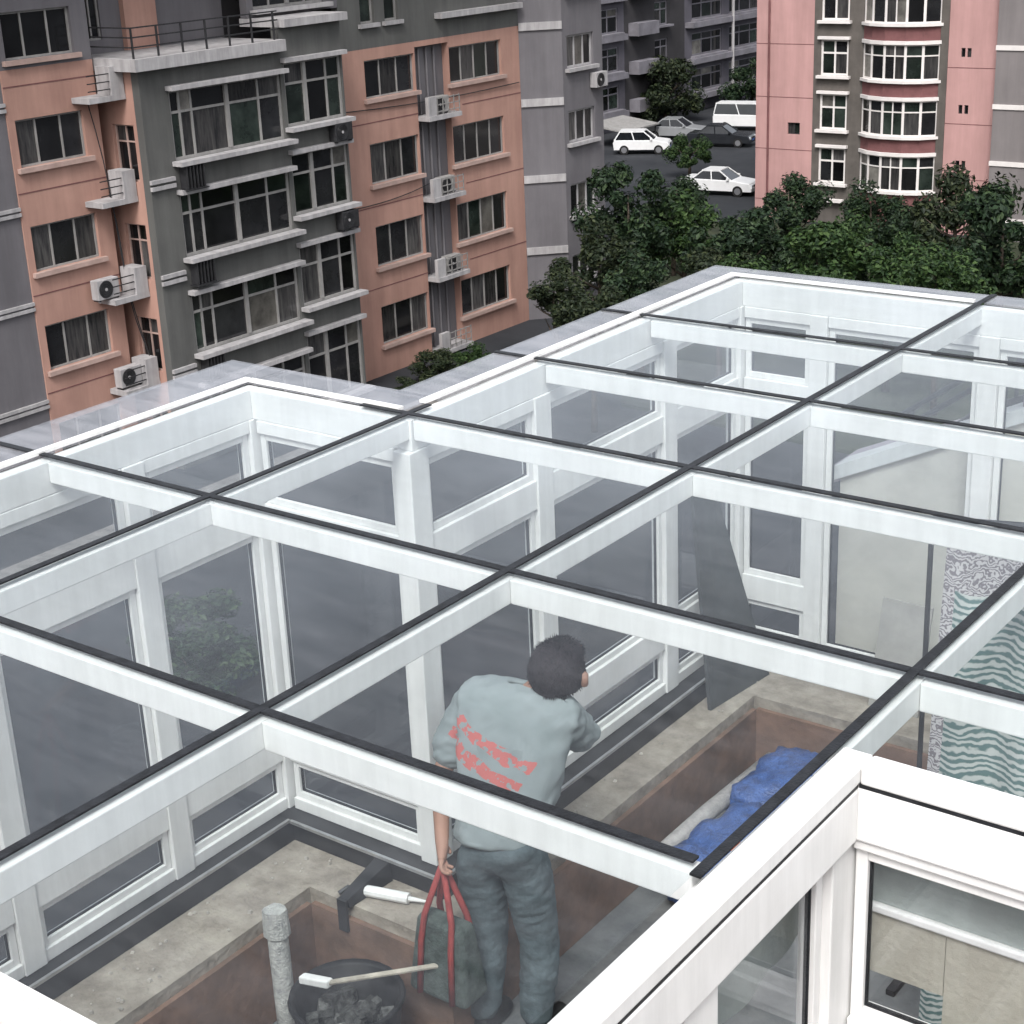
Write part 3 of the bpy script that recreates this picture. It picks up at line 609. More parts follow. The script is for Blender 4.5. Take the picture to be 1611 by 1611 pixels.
MB().hexa([(-4.45, 4.45, LZ+0.003), (-4.38, 4.45, LZ+0.003), (-4.36, 4.72, LZ+0.003), (-4.46, 4.72, LZ+0.003), (-4.44, 4.45, LZ+0.04), (-4.39, 4.45, LZ+0.04), (-4.37, 4.72, LZ+0.1), (-4.45, 4.72, LZ+0.1)]).build('arm', M_dark, bk)
MB().box(-4.44, -4.39, 4.432, 4.448, LZ-0.12, LZ+0.04).build('hook', M_dark, bk)
# foam roll, blue sacks and oddments by the far parapet
def place_line(y, x=-3.5): return x
fo = MB().tube([(-3.64, 5.75, FLZ+0.3), (-3.63, 6.3, FLZ+0.31), (-3.62, 6.95, FLZ+0.3)], 0.045, 12)
jitter(fo, 0.008, 12); tag(fo.build('foam_roll', mat('grey_foam', (0.42, 0.40, 0.39), 0.9, 0.15, 20, 0.3), None, True), 'long pale grey foam roll lying on the blue sacks', 'foam roll')
M_blue = mat('blue_woven_plastic', (0.06, 0.14, 0.40), 0.3, 0.25, 14, 0.6, spec=0.6, col2=(0.025, 0.06, 0.19))
def sack(cx, cy, lx, ly, hz, rz, label, m, seed):
    bm = bmesh.new(); bmesh.ops.create_cube(bm, size=1); bmesh.ops.subdivide_edges(bm, edges=bm.edges[:], cuts=15, use_grid_fill=True)
    rot = Matrix.Rotation(rz, 3, 'Z')
    for v in bm.verts:
        c = v.co*2; e = 1-0.25*(c.x**4+c.y**4)*0.5
        p = Vector((c.x*lx/2, c.y*ly/2, (c.z*e)*hz/2))
        p += noise.noise_vector(p*7+Vector((seed, 0, 0)))*0.035+noise.noise_vector(p*18+Vector((seed, 0, 0)))*0.018+noise.noise_vector(p*40+Vector((seed, 0, 0)))*0.008
        v.co = rot@p; v.co.z += hz/2
    zmin = min(v.co.z for v in bm.verts)
    for v in bm.verts: v.co.z -= zmin
    me = bpy.data.meshes.new('plastic_sack'); bm.to_mesh(me); bm.free(); me.materials.append(m)
    for p in me.polygons: p.use_smooth = True
    o = link('plastic_sack', me); o.location = (cx, cy, FLZ+0.002); return tag(o, label, 'sack', 'blue sacks by the parapet')
sack(-3.40, 6.75, 0.42, 0.6, 0.36, 0.05, 'crumpled shiny blue sack nearest the far parapet corner', M_blue, 1)
sack(-3.36, 6.12, 0.42, 0.62, 0.34, -0.05, 'smooth blue sack under the near end of the foam roll', M_blue, 5)
rg = MB(); jitter(rg.box(-3.36, -3.2, 5.93, 6.07, FLZ+0.33, FLZ+0.40), 0.02, 15)
tag(rg.build('red_rag', mat('orange_red_cloth', (0.55, 0.13, 0.06), 0.9, 0.2, 20)), 'small orange red rag on the nearer blue sack', 'rag')
for b in bpy.data.objects:
    if b.name == 'red_rag':
        md = b.modifiers.new('s', 'SUBSURF'); md.levels = 2; md.render_levels = 2
cw = MB()
cw.tube([(-3.1+0.14*math.cos(t)*(1-t*0.02), 5.5+0.1*math.sin(t), FLZ+0.02+0.008*t) for t in [i*0.35 for i in range(54)]], 0.009, 6)
tag(cw.build('cable_coil', mat('white_cable', (0.6, 0.62, 0.64), 0.5, 0.1, 10), None, True), 'white coiled cable on the floor below the blue sacks', 'cable')
# dark sheet leaning against the far wall
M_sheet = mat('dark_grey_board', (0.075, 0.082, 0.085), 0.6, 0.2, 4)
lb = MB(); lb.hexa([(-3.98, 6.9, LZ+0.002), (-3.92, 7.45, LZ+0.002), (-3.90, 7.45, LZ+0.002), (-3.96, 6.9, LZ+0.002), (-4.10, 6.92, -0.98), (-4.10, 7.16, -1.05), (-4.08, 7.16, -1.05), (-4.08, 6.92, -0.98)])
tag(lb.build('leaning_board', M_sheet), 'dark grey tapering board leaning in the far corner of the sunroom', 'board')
gb = MB(); gb.hexa([(-3.28, 7.40, LZ+0.002), (-3.0, 7.40, LZ+0.002), (-3.0, 7.42, LZ+0.002), (-3.28, 7.42, LZ+0.002), (-3.28, 7.535, -1.62), (-3.0, 7.535, -1.62), (-3.0, 7.55, -1.62), (-3.28, 7.55, -1.62)])
tag(gb.build('grey_board', mat('mid_grey_panel', (0.36, 0.35, 0.33), 0.8, 0.1, 5)), 'square grey panel propped against the far glass wall', 'board')
# cloth frame with patterned cloths
def cloth_mat(name, a, b, sx, sz, dist):
    M = bpy.data.materials.new(name); M.use_nodes = True; t = M.node_tree; N = t.nodes; L = t.links; bs = N['Principled BSDF']; bs.inputs['Roughness'].default_value = 0.9
    g_ = N.new('ShaderNodeTexCoord'); mp = N.new('ShaderNodeMapping'); mp.inputs['Scale'].default_value = (sx, sx, sz); L.new(g_.outputs['Object'], mp.inputs[0])
    wv = N.new('ShaderNodeTexWave'); wv.bands_direction = 'Z'; wv.inputs['Scale'].default_value = 1; wv.inputs['Distortion'].default_value = dist; wv.inputs['Detail'].default_value = 2.5; wv.inputs['Detail Scale'].default_value = 1.6
    L.new(mp.outputs[0], wv.inputs['Vector']); r = N.new('ShaderNodeValToRGB'); r.color_ramp.elements[0].position = 0.25; r.color_ramp.elements[1].position = 0.7
    r.color_ramp.elements[0].color = (*a, 1); r.color_ramp.elements[1].color = (*b, 1); L.new(wv.outputs['Fac'], r.inputs[0]); L.new(r.outputs[0], bs.inputs['Base Color']); MATS[name] = M
    return M
M_wave = cloth_mat('wave_print_cloth', (0.10, 0.18, 0.175), (0.52, 0.55, 0.53), 9, 12, 7.0)
M_flor = cloth_mat('mottled_print_cloth', (0.2, 0.18, 0.2), (0.55, 0.53, 0.54), 13, 13, 20)
def drape(name, p0, p1, z0, z1, folds, amp, m, label, flare=0.0, cat='cloth'):
    nu, nv = folds*8, 14; v = []; f = []; p0 = Vector(p0); p1 = Vector(p1); d = (p1-p0); nn = Vector((d.y, -d.x, 0)).normalized()
    for side in (0, 1):
        for j in range(nv+1):
            t = j/nv
            for i in range(nu+1):
                s_ = i/nu; q = p0+d*(s_+(s_-0.5)*flare*t)
                q = q+nn*(amp*math.sin(s_*folds*2*math.pi+0.6*math.sin(3*t))*(0.5+0.5*t)+0.05*flare*t-0.004*side)
                v.append(Vector((q.x, q.y, z1+(z0-z1)*t+0.015*math.sin(s_*9)*(1 if j == nv else 0))))
    o = (nu+1)*(nv+1)
    for j in range(nv):
        for i in range(nu):
            a = j*(nu+1)+i; f.append((a, a+1, a+nu+2, a+nu+1)); f.append((o+a, o+a+nu+1, o+a+nu+2, o+a+1))
    org = (p0+p1)/2; org.z = z0
    me = mesh_from(name, v, f, m, org, True); ob = link(name, me); ob.location = org
    return tag(ob, label, cat)
drape('patterned_cloth', (-1.77, 4.62, 0), (-0.9, 4.7, 0), -2.3, -0.14, 4, 0.045, M_wave, 'teal and white wave-patterned cloth hanging from the roof beam', 0.1, 'curtain')
drape('mottled_cloth', (-2.36, 6.05, 0), (-1.55, 6.3, 0), -2.0, -0.52, 3, 0.05, M_flor, 'grey mottled cloth draped over the thin black stand', 0.1)
st = thing('garment_stand', 'thin black metal stand holding up the grey mottled cloth', 'stand', (-2.2, 6.0, FLZ))
for x, y in ((-2.42, 6.02), (-1.5, 6.32)): MB().tube([(x, y, FLZ), (x, y, -0.5)], 0.012, 8).build('upright', M_dark, st)
MB().tube([(-2.42, 6.02, -0.49), (-1.5, 6.32, -0.49)], 0.012, 8).build('top_rail', M_dark, st)
for x, y in ((-2.42, 6.02), (-1.5, 6.32)): MB().box(x-0.02, x+0.02, y-0.2, y+0.2, FLZ+0.001, FLZ+0.03).build('foot', M_dark, st)
pt_ = thing('roof_vent', 'small round grey vent cowl above the cream wall', 'vent', (-2.62, 7.9, -0.6))
lathe([(0.11, -0.62), (0.10, -0.42), (0.085, -0.40), (0.08, -0.36)], -2.62, 7.91, 18).build('cowl', M_bframe, pt_, True)
lathe([(0.075, -0.36), (0.07, -0.33), (0.02, -0.325)], -2.62, 7.91, 18).build('cap', M_dark, pt_, True)
# blinds behind the notch windows
M_bl = mat('grey_green_blind', (0.36, 0.40, 0.385), 0.9, 0.08, 8, 0.2); M_bl2 = mat('olive_beige_blind', (0.40, 0.38, 0.32), 0.9, 0.06, 8, 0.2)
rbd = thing('roller_blind', 'grey green and beige roller blind behind the white notch window', 'blind', (-1.0, 3.35, -0.7))
MB().box(-1.5, -0.66, 3.345, 3.352, -0.442, -0.195).build('upper_fabric', M_bl, rbd)
MB().box(-1.5, -0.66, 3.33, 3.36, -0.468, -0.444).build('rail', M_white, rbd, bevel=0.006)
MB().box(-1.5, -1.252, 3.345, 3.352, -0.655, -0.47).build('lower_fabric', M_bl2, rbd)
MB().box(-1.25, -0.66, 3.345, 3.352, -0.95, -0.47).build('lower_fabric', M_bl2, rbd)
MB().tube([(-1.44, 3.348, -0.20), (-0.66, 3.348, -0.20)], 0.015, 10).build('roller', M_bframe, rbd)
drape('grey_blind', (-1.60, 2.5, 0), (-1.60, 3.32, 0), -0.56, -0.195, 4, 0.006, M_bl, 'pale grey textured blind behind the side window of the notch', 0.0, 'blind')

# ------------------------------------------------------------------ the worker
def skin(name, verts, edges, rads, material, parent=None, sub=2, root=0, off=Vector((0, 0, 0))):
    me = bpy.data.meshes.new(name+'_cage'); me.from_pydata([tuple(Vector(v)-off) for v in verts], edges, [])
    ob = bpy.data.objects.new(name+'_cage', me); COL.objects.link(ob)
    sk = ob.modifiers.new('skin', 'SKIN'); sk.use_smooth_shade = True
    sv = me.skin_vertices[0].data if me.skin_vertices else None
    if sv is None:
        bpy.context.view_layer.objects.active = ob; bpy.ops.mesh.customdata_skin_add(); sv = me.skin_vertices[0].data
    for i, r_ in enumerate(rads):
        sv[i].radius = r_ if isinstance(r_, tuple) else (r_, r_); sv[i].use_root = (i == root)
    ss = ob.modifiers.new('sub', 'SUBSURF'); ss.levels = sub; ss.render_levels = sub
    dg = bpy.context.evaluated_depsgraph_get(); dg.update()
    new = bpy.data.meshes.new_from_object(ob.evaluated_get(dg)); new.name = name
    bpy.data.objects.remove(ob); new.materials.clear(); new.materials.append(material)
    for p in new.polygons: p.use_smooth = True
    return link(name, new, parent)
def wrinkle(o, amp, s):
    vs = [(v, v.co.copy(), v.normal.copy()) for v in o.data.vertices]
    for v, c, n_ in vs:
        q = Vector((c.x*0.7+c.z*0.5, c.y, c.z*1.5-c.x*0.5)); w_ = noise.noise_vector(c*4)*0.12
        v.co = c+n_*(amp*noise.noise(c*s*0.6)+amp*1.2*(0.35-abs(noise.noise((q+w_)*s*1.2)))+0.5*amp*noise.noise(q*s*2.6))
PO = Vector((-3.70, 4.70, FLZ))
M_skin = mat('skin', (0.36, 0.20, 0.145), 0.6, 0.08, 15, spec=0.4)
M_hair = mat('dark_hair', (0.03, 0.022, 0.026), 0.75, 0.3, 60, 0.0, spec=0.2)
M_jean = mat('blue_grey_trousers', (0.12, 0.155, 0.17), 0.95, 0.2, 9, 0.3)
M_shoe = mat('black_shoe', (0.02, 0.02, 0.02), 0.5, 0.2, 10)
def shirt_mat():
    M = bpy.data.materials.new('grey_shirt_red_print'); M.use_nodes = True; t = M.node_tree; N = t.nodes; L = t.links; b = N['Principled BSDF']; b.inputs['Roughness'].default_value = 0.95
    tc = N.new('ShaderNodeTexCoord'); nz = N.new('ShaderNodeTexNoise'); nz.inputs['Scale'].default_value = 9; nz.inputs['Detail'].default_value = 5; L.new(tc.outputs['Object'], nz.inputs['Vector'])
    nz2 = N.new('ShaderNodeTexNoise'); nz2.inputs['Scale'].default_value = 38; nz2.inputs['Detail'].default_value = 3; L.new(tc.outputs['Object'], nz2.inputs['Vector']); sx = N.new('ShaderNodeSeparateXYZ'); L.new(tc.outputs['Object'], sx.inputs[0])
    def mth(op, a, b_, c=None):
        n_ = N.new('ShaderNodeMath'); n_.operation = op
        for i, q in enumerate((a, b_, c)):
            if q is None: continue
            if isinstance(q, (int, float)): n_.inputs[i].default_value = q
            else: L.new(q, n_.inputs[i])
        return n_.outputs[0]
    # two slanting printed strokes on the left of the back
    along = mth('ADD', mth('MULTIPLY', sx.outputs[0], 0.913), mth('MULTIPLY', sx.outputs[2], -0.408))
    across = mth('ADD', mth('ADD', mth('MULTIPLY', sx.outputs[0], 0.408), mth('MULTIPLY', sx.outputs[2], 0.913)), mth('MULTIPLY', mth('SUBTRACT', nz.outputs['Fac'], 0.5), 0.07))
    masks = []
    for c0, wd in ((1.245, 0.022), (1.165, 0.024)):
        d = mth('ABSOLUTE', mth('SUBTRACT', across, c0), 0); masks.append(mth('LESS_THAN', d, wd))
    mk = mth('MAXIMUM', masks[0], masks[1])
    al = mth('LESS_THAN', mth('ABSOLUTE', mth('SUBTRACT', along, -0.62), 0), 0.2)
    mk = mth('MULTIPLY', mth('MULTIPLY', mk, al), mth('GREATER_THAN', nz2.outputs['Fac'], 0.44))
    mx = N.new('ShaderNodeMix'); mx.data_type = 'RGBA'; mx.inputs[6].default_value = (0.20, 0.235, 0.24, 1); mx.inputs[7].default_value = (0.29, 0.325, 0.335, 1); L.new(nz.outputs['Fac'], mx.inputs[0])
    m2 = N.new('ShaderNodeMix'); m2.data_type = 'RGBA'; m2.inputs[7].default_value = (0.48, 0.14, 0.13, 1); L.new(mk, m2.inputs[0]); L.new(mx.outputs[2], m2.inputs[6]); L.new(m2.outputs[2], b.inputs['Base Color'])
    return M
man = thing('person', 'worker in grey shirt with red print and blue-grey trousers leaning inside the sunroom', 'person', PO)
hip = Vector((-3.72, 4.70, -1.74)); wst = Vector((-3.74, 4.76, -1.56)); chs = Vector((-3.77, 4.86, -1.36)); nck = Vector((-3.74, 4.95, -1.20)); hb = Vector((-3.68, 5.0, -1.17)); hd = Vector((-3.63, 5.06, -1.11))
sL, sR = Vector((-3.97, 4.88, -1.26)), Vector((-3.58, 5.0, -1.27))
eL, wL = Vector((-4.02, 4.70, -1.54)), Vector((-3.88, 4.52, -1.72))
eR, wR = Vector((-3.60, 5.2, -1.48)), Vector((-3.74, 5.36, -1.50))
hl, hr = Vector((-3.82, 4.68, -1.80)), Vector((-3.63, 4.74, -1.80))
kl, kr = Vector((-3.82, 4.72, -2.26)), Vector((-3.60, 4.80, -2.26))
al_, ar_ = Vector((-3.80, 4.62, -2.64)), Vector((-3.58, 4.72, -2.64))
tl_, tr2 = al_+Vector((0.0, 0.17, -0.04)), ar_+Vector((0.02, 0.17, -0.04))
V = [hip, wst, chs, nck, hb, hd, hd+Vector((-0.005, 0.015, 0.07)), sL, eL, wL, sR, eR, wR, hl, kl, al_, hr, kr, ar_, tl_, tr2]
E_ = [(0, 1), (1, 2), (2, 3), (3, 4), (4, 5), (5, 6), (2, 7), (7, 8), (8, 9), (2, 10), (10, 11), (11, 12), (0, 13), (13, 14), (14, 15), (0, 16), (16, 17), (17, 18), (15, 19), (18, 20)]
R_ = [0.12, 0.11, 0.11, 0.055, 0.07, 0.088, 0.07, 0.05, 0.046, 0.032, 0.05, 0.046, 0.032, 0.085, 0.06, 0.042, 0.085, 0.06, 0.042, 0.024, 0.024]
# fingers of both hands: palm then five chains
def hand(w_, fwd, side, up):
    i0 = len(V); palm = w_+fwd*0.05; kn = w_+fwd*0.095
    src = V.index(w_); V.append(palm); R_.append((0.026, 0.036)); E_.append((src, i0))
    for k, (o, ln) in enumerate(((-0.030, 0.06), (-0.010, 0.072), (0.011, 0.068), (0.030, 0.05))):
        a = kn+side*o; b = a+fwd*ln*0.5-up*0.012; c = b+fwd*ln*0.25-up*0.03; j = len(V)
        V.extend([a, b, c]); R_.extend([0.0095, 0.0088, 0.0078]); E_.extend([(i0, j), (j, j+1), (j+1, j+2)])
    a = w_+fwd*0.035+side*-0.036; b = a+side*-0.022+fwd*0.03-up*0.01; c = b+fwd*0.028-up*0.012; j = len(V)
    V.extend([a, b, c]); R_.extend([0.012, 0.0105, 0.009]); E_.extend([(i0, j), (j, j+1), (j+1, j+2)])
hand(wL, (wL-eL).normalized(), Vector((0.4, -0.9, 0)).normalized(), Vector((-0.8, -0.3, -0.3)).normalized())
hand(wR, (wR-eR).normalized(), Vector((-1, 0, 0.2)).normalized(), Vector((0, 0, 1)))
body = skin('body', V, E_, R_, M_skin, man, 2, 0, PO)
shv = [hip+Vector((0, 0.0, -0.04)), wst, chs, nck+Vector((0.01, 0.0, 0.01)), sL, sL.lerp(eL, 0.45), sL.lerp(eL, 0.9), sR, sR.lerp(eR, 0.45), sR.lerp(eR, 0.9)]
shirt = skin('shirt', shv, [(0, 1), (1, 2), (2, 3), (2, 4), (4, 5), (5, 6), (2, 7), (7, 8), (8, 9)], [(0.215, 0.165), (0.21, 0.165), (0.235, 0.18), 0.105, 0.122, 0.10, 0.09, 0.118, 0.10, 0.088], shirt_mat(), man, 4, 1, PO)
wrinkle(shirt, 0.012, 9)
tro = skin('trousers', [hip+Vector((0, 0, 0.06)), hip, hl, kl, al_+Vector((0, 0, -0.02)), hr, kr, ar_+Vector((0, 0, -0.02))], [(0, 1), (1, 2), (2, 3), (3, 4), (1, 5), (5, 6), (6, 7)], [(0.18, 0.145), (0.185, 0.155), 0.125, 0.095, 0.08, 0.125, 0.095, 0.08], M_jean, man, 4, 1, PO)
wrinkle(tro, 0.008, 8)
for a, b in ((al_, tl_), (ar_, tr2)):
    skin('shoe', [a+Vector((0, -0.04, -0.035)), a+Vector((0, 0.06, -0.035)), b+Vector((0, 0.03, -0.002))], [(0, 1), (1, 2)], [0.05, 0.056, 0.046], M_shoe, man, 2, 1, PO)
bm = bmesh.new(); bmesh.ops.create_uvsphere(bm, u_segments=28, v_segments=18, radius=1)
for v in bm.verts:
    c = v.co.copy(); low = max(0, -c.z)
    v.co = Vector((c.x*0.122, c.y*0.145, c.z*0.138))
    if c.y > 0.35 and c.z < 0.35: v.co.y *= 0.6
    v.co *= 1+0.05*noise.noise(c*4)+0.03*noise.noise(c*11)
    if c.z < -0.55: v.co.z = -0.132*0.62; v.co.x *= 0.8
    v.co += hd+Vector((0, -0.012, 0.03))-PO
hc = hd+Vector((0, -0.012, 0.03))-PO
bm.normal_update(); base = [(v.co.copy(), v.normal.copy()) for v in bm.verts]; fs = [[v.co.copy() for v in f_.verts] for f_ in bm.faces]
for k in range(4200):
    q = random.choice(fs); a, b_ = random.random(), random.random(); p = q[0]+(q[1]-q[0])*a*0.9+(q[-1]-q[0])*b_*0.9
    n_ = (p-hc).normalized(); t_ = (Vector((0.5, -0.6, -0.5))-n_*n_.dot(Vector((0.5, -0.6, -0.5))))*0.8+n_*0.45+Vector((random.gauss(0, .25), random.gauss(0, .25), random.gauss(0, .25)))
    sd_ = t_.cross(n_).normalized()*0.0022; ln = random.uniform(0.012, 0.026)
    bm.faces.new([bm.verts.new(p-sd_-n_*0.002), bm.verts.new(p+sd_-n_*0.002), bm.verts.new(p+t_*ln)])
me = bpy.data.meshes.new('hair'); bm.to_mesh(me); bm.free(); me.materials.append(M_hair)
for p in me.polygons: p.use_smooth = True
link('hair', me, man)
for s in (-1, 1):
    em = jitter(MB().tube([hd+Vector((s*0.10, 0.02, 0.035)), hd+Vector((s*0.122, 0.0, 0.03)), hd+Vector((s*0.122, -0.002, -0.01)), hd+Vector((s*0.10, 0.02, -0.03))], [0.012, 0.018, 0.017, 0.010], 8), 0.002)
    em.build('ear', M_skin, man, True)
fm = MB(); fm.tube([hd+Vector((0, 0.085, 0.03)), hd+Vector((0, 0.112, -0.01)), hd+Vector((0, 0.095, -0.02))], [0.010, 0.015, 0.008], 8); fm.build('nose', M_skin, man, True)
for s in (-1, 1): lathe([(0.004, hd.z+0.018), (0.012, hd.z+0.025), (0.012, hd.z+0.03), (0.004, hd.z+0.037)], hd.x+s*0.033, hd.y+0.082, 10).build('eye', M_dark, man, True)
# tool bag with red straps hanging from the left hand
M_bag = mat('grey_green_canvas', (0.10, 0.125, 0.115), 0.95, 0.25, 15, 0.4); M_red = mat('red_strap', (0.34, 0.06, 0.055), 0.8, 0.15, 15)
hp = wL+(wL-eL).normalized()*0.09
bg_ = thing('tool_bag', 'grey green tool bag with red straps hanging from the hand of the worker', 'tool bag', (hp.x, hp.y, -2.36))
bb_ = MB(); bb_.hexa([(hp.x-0.17, hp.y-0.09, -2.42), (hp.x+0.15, hp.y-0.09, -2.42), (hp.x+0.15, hp.y+0.09, -2.42), (hp.x-0.17, hp.y+0.09, -2.42), (hp.x-0.13, hp.y-0.05, -2.05), (hp.x+0.12, hp.y-0.05, -2.05), (hp.x+0.12, hp.y+0.05, -2.05), (hp.x-0.13, hp.y+0.05, -2.05)])
ob = bb_.build('body', M_bag, bg_); md = ob.modifiers.new('bevel', 'BEVEL'); md.width = 0.03; md.segments = 4
for sx_ in (-0.075, 0.07):
    for sy in (-1, 1):
        MB().tube([hp+Vector((0, 0, -0.005)), Vector((hp.x+sx_, hp.y+sy*0.05, -2.03)), Vector((hp.x+sx_*1.1, hp.y+sy*0.075, -2.15)), Vector((hp.x+sx_*1.2, hp.y+sy*0.096, -2.40))], 0.014, 6).build('strap', M_red, bg_, True)

# ------------------------------------------------------------------ cars
M_tyre = mat('tyre', (0.02, 0.02, 0.02), 0.9, 0.2, 20); M_rim = mat('rim', (0.4, 0.4, 0.42), 0.3, 0.1, 5, metal=0.7)
M_plate = mat('blue_plate', (0.05, 0.12, 0.4), 0.4, 0.1, 5)
M_cg = mat('car_window', (0.012, 0.014, 0.017), 0.05, 0.2, 3, spec=0.6)
M_lamp = mat('head_lamp', (0.7, 0.72, 0.75), 0.15, 0.05, 5, spec=0.6); M_tail = mat('tail_lamp', (0.4, 0.02, 0.02), 0.2, 0.05, 5)
def car(loc, rz, paint, label, kind='sedan', name='parked_car'):
    T = thing(name, label, 'van' if kind == 'van' else 'car', loc, 'cars in the car park'); T.rotation_euler.z = rz
    if kind == 'van':
        low = [(-2.35, .35), (-2.38, .95), (-2.3, 1.15), (1.5, 1.12), (2.2, .95), (2.32, .62), (2.3, .35)]; cab = [(-2.3, 1.15), (-2.15, 1.9), (0.75, 1.92), (1.5, 1.12)]
    elif kind == 'hatch':
        low = [(-1.85, .32), (-1.9, .75), (-1.8, .95), (0.85, .93), (1.75, .8), (1.88, .55), (1.85, .32)]; cab = [(-1.8, .95), (-1.45, 1.48), (0.15, 1.5), (0.85, .93)]
    else:
        low = [(-2.2, .3), (-2.25, .78), (-2.1, .92), (-1.4, .93), (0.9, .9), (2.05, .76), (2.2, .52), (2.18, .3)]; cab = [(-1.45, .93), (-0.85, 1.40), (0.2, 1.42), (0.95, .9)]
    W = 0.86; mb = MB()
    rings = [(-W*0.97, 0.0), (-W, 0.03), (W, 0.03), (W*0.97, 0.0)]
    k = len(low)
    for wy, ins in ((-W, 0.04), (-W*0.93, 0.0), (W*0.93, 0.0), (W, 0.04)):
        for x, z in low: mb.v.append(Vector((x*(1-ins*0.5), wy, z-ins*0.8 if z > 0.5 else z)))
    for r_ in range(3):
        for i in range(k): j = (i+1) % k; mb.f.append((r_*k+i, r_*k+j, (r_+1)*k+j, (r_+1)*k+i))
    mb.f.append(tuple(range(k-1, -1, -1))); mb.f.append(tuple(3*k+i for i in range(k)))
    mb.f = [q[::-1] for q in mb.f]
    me = mesh_from('body', mb.v, mb.f, paint, smooth=False); o = link('body', me, T)
    def cabin(sc_, wl, wt, dz):
        c = MB(); n = len(cab); cx = sum(p[0] for p in cab)/n
        for s in (-1, 1):
            for x, z in cab:
                wy = (wl if z < 1.2 else wt); c.v.append(Vector((cx+(x-cx)*sc_, s*wy, z+dz if z > 1.2 else z-0.02)))
        c.f = [tuple(range(n)), tuple(range(2*n-1, n-1, -1))]+[(i, n+i, n+(i+1) % n, (i+1) % n) for i in range(n)]
        return c
    c = cabin(0.985, W*0.93, W*0.76, -0.03); link('windows', mesh_from('windows', c.v, c.f, M_cg), T)
    rf = MB(); (x0, z0), (x1, z1) = cab[1], cab[2]
    rf.box(x0-0.03, x1+0.03, -W*0.77, W*0.77, min(z0, z1)-0.045, max(z0, z1)+0.01)
    link('roof', mesh_from('roof', rf.v, rf.f, paint), T)
    for s in (-1, 1):
        for (xa, za), (xb, zb) in ((cab[0], cab[1]), (cab[3], cab[2]), (((cab[0][0]+cab[3][0])/2, cab[0][1]), ((cab[1][0]+cab[2][0])/2, cab[1][1]))):
            pl = MB().tube([(xa, s*W*0.925, za-0.02), (xb, s*W*0.77, zb-0.03)], 0.04, 5); link('pillar', mesh_from('pillar', pl.v, pl.f, paint), T)
    xl = low[-1][0]
    for wx in (xl*0.62, -xl*0.62):
        for s in (-1, 1):
            t_ = MB().tube([(wx, s*(W-0.17), 0.31), (wx, s*(W+0.01), 0.31)], 0.31, 18); wo = link('wheel', mesh_from('wheel', t_.v, t_.f, M_tyre), T)
            t_ = MB().tube([(wx, s*(W+0.011), 0.31), (wx, s*(W+0.02), 0.31)], 0.19, 14); link('rim', mesh_from('rim', t_.v, t_.f, M_rim), wo)
    for s in (-1, 1):
        h = MB().box(cab[3][0]-0.25, cab[3][0]-0.1, s*(W+0.02)-0.08, s*(W+0.02)+0.08, cab[3][1]+0.02, cab[3][1]+0.14); link('wing_mirror', mesh_from('wing_mirror', h.v, h.f, paint), T)
    for sg in (-1, 1):
        h = MB().box(sg*xl-0.035, sg*xl+0.035, -0.24, 0.24, 0.42, 0.54); link('number_plate', mesh_from('number_plate', h.v, h.f, M_plate), T)
    h = MB().box(xl-0.02, xl+0.03, -0.42, 0.42, 0.55, 0.66); link('grille', mesh_from('grille', h.v, h.f, M_dark), T)
    for s in (-1, 1):
        h = MB().box(xl-0.08, xl+0.01, s*0.62-0.14, s*0.62+0.14, 0.56, 0.68); link('headlight', mesh_from('headlight', h.v, h.f, M_lamp), T)
        h = MB().box(-xl-0.03, -xl+0.06, s*0.66-0.12, s*0.66+0.12, 0.62, 0.76); link('tail_light', mesh_from('tail_light', h.v, h.f, M_tail), T)
    return T
M_cw = mat('white_car_paint', (0.75, 0.75, 0.75), 0.25, 0.04, 2, spec=0.5); M_cs = mat('silver_car_paint', (0.35, 0.36, 0.37), 0.25, 0.05, 2, spec=0.5, metal=0.3); M_ck = mat('black_car_paint', (0.02, 0.022, 0.026), 0.2, 0.1, 2, spec=0.5)
car((-47.3, 83.4, GZ), math.radians(8), M_cw, 'white car nearest, parked just behind the trees beside the pink wall')
car((-59.6, 94.6, GZ), math.radians(25), M_cw, 'white car parked beside the end of the salmon block', 'hatch')
car((-58.2, 106.5, GZ), math.radians(12), M_cw, 'long white van parked at the back of the car park', 'van', 'parked_van')
car((-60.8, 101.0, GZ), math.radians(14), M_cs, 'silver car between the white hatchback and the white van')
car((-56.2, 99.2, GZ), math.radians(14), M_ck, 'black car half hidden by the small car park tree')
car((-45.5, 87.8, GZ), math.radians(95), M_ck, 'black car end-on behind the nearest white car', 'hatch')

# ------------------------------------------------------------------ trees
def leafmat(nm, c1, c2, c3):
    M = bpy.data.materials.new(nm); M.use_nodes = True; t = M.node_tree; N = t.nodes; L = t.links; b = N['Principled BSDF']; b.inputs['Roughness'].default_value = 0.6; b.inputs['Specular IOR Level'].default_value = 0.25
    g_ = N.new('ShaderNodeNewGeometry'); r = N.new('ShaderNodeValToRGB'); e = r.color_ramp.elements; e[0].color = (*c1, 1); e[1].color = (*c3, 1); k = e.new(0.6); k.color = (*c2, 1)
    L.new(g_.outputs['Random Per Island'], r.inputs[0]); L.new(r.outputs[0], b.inputs['Base Color']); MATS[nm] = M
    return M
M_leaf = [leafmat('deep_green_leaf', (0.005, 0.013, 0.006), (0.013, 0.029, 0.012), (0.035, 0.058, 0.022)), leafmat('olive_leaf', (0.006, 0.012, 0.005), (0.015, 0.024, 0.010), (0.04, 0.05, 0.02)), leafmat('bright_green_leaf', (0.007, 0.02, 0.006), (0.02, 0.044, 0.011), (0.05, 0.085, 0.024))]
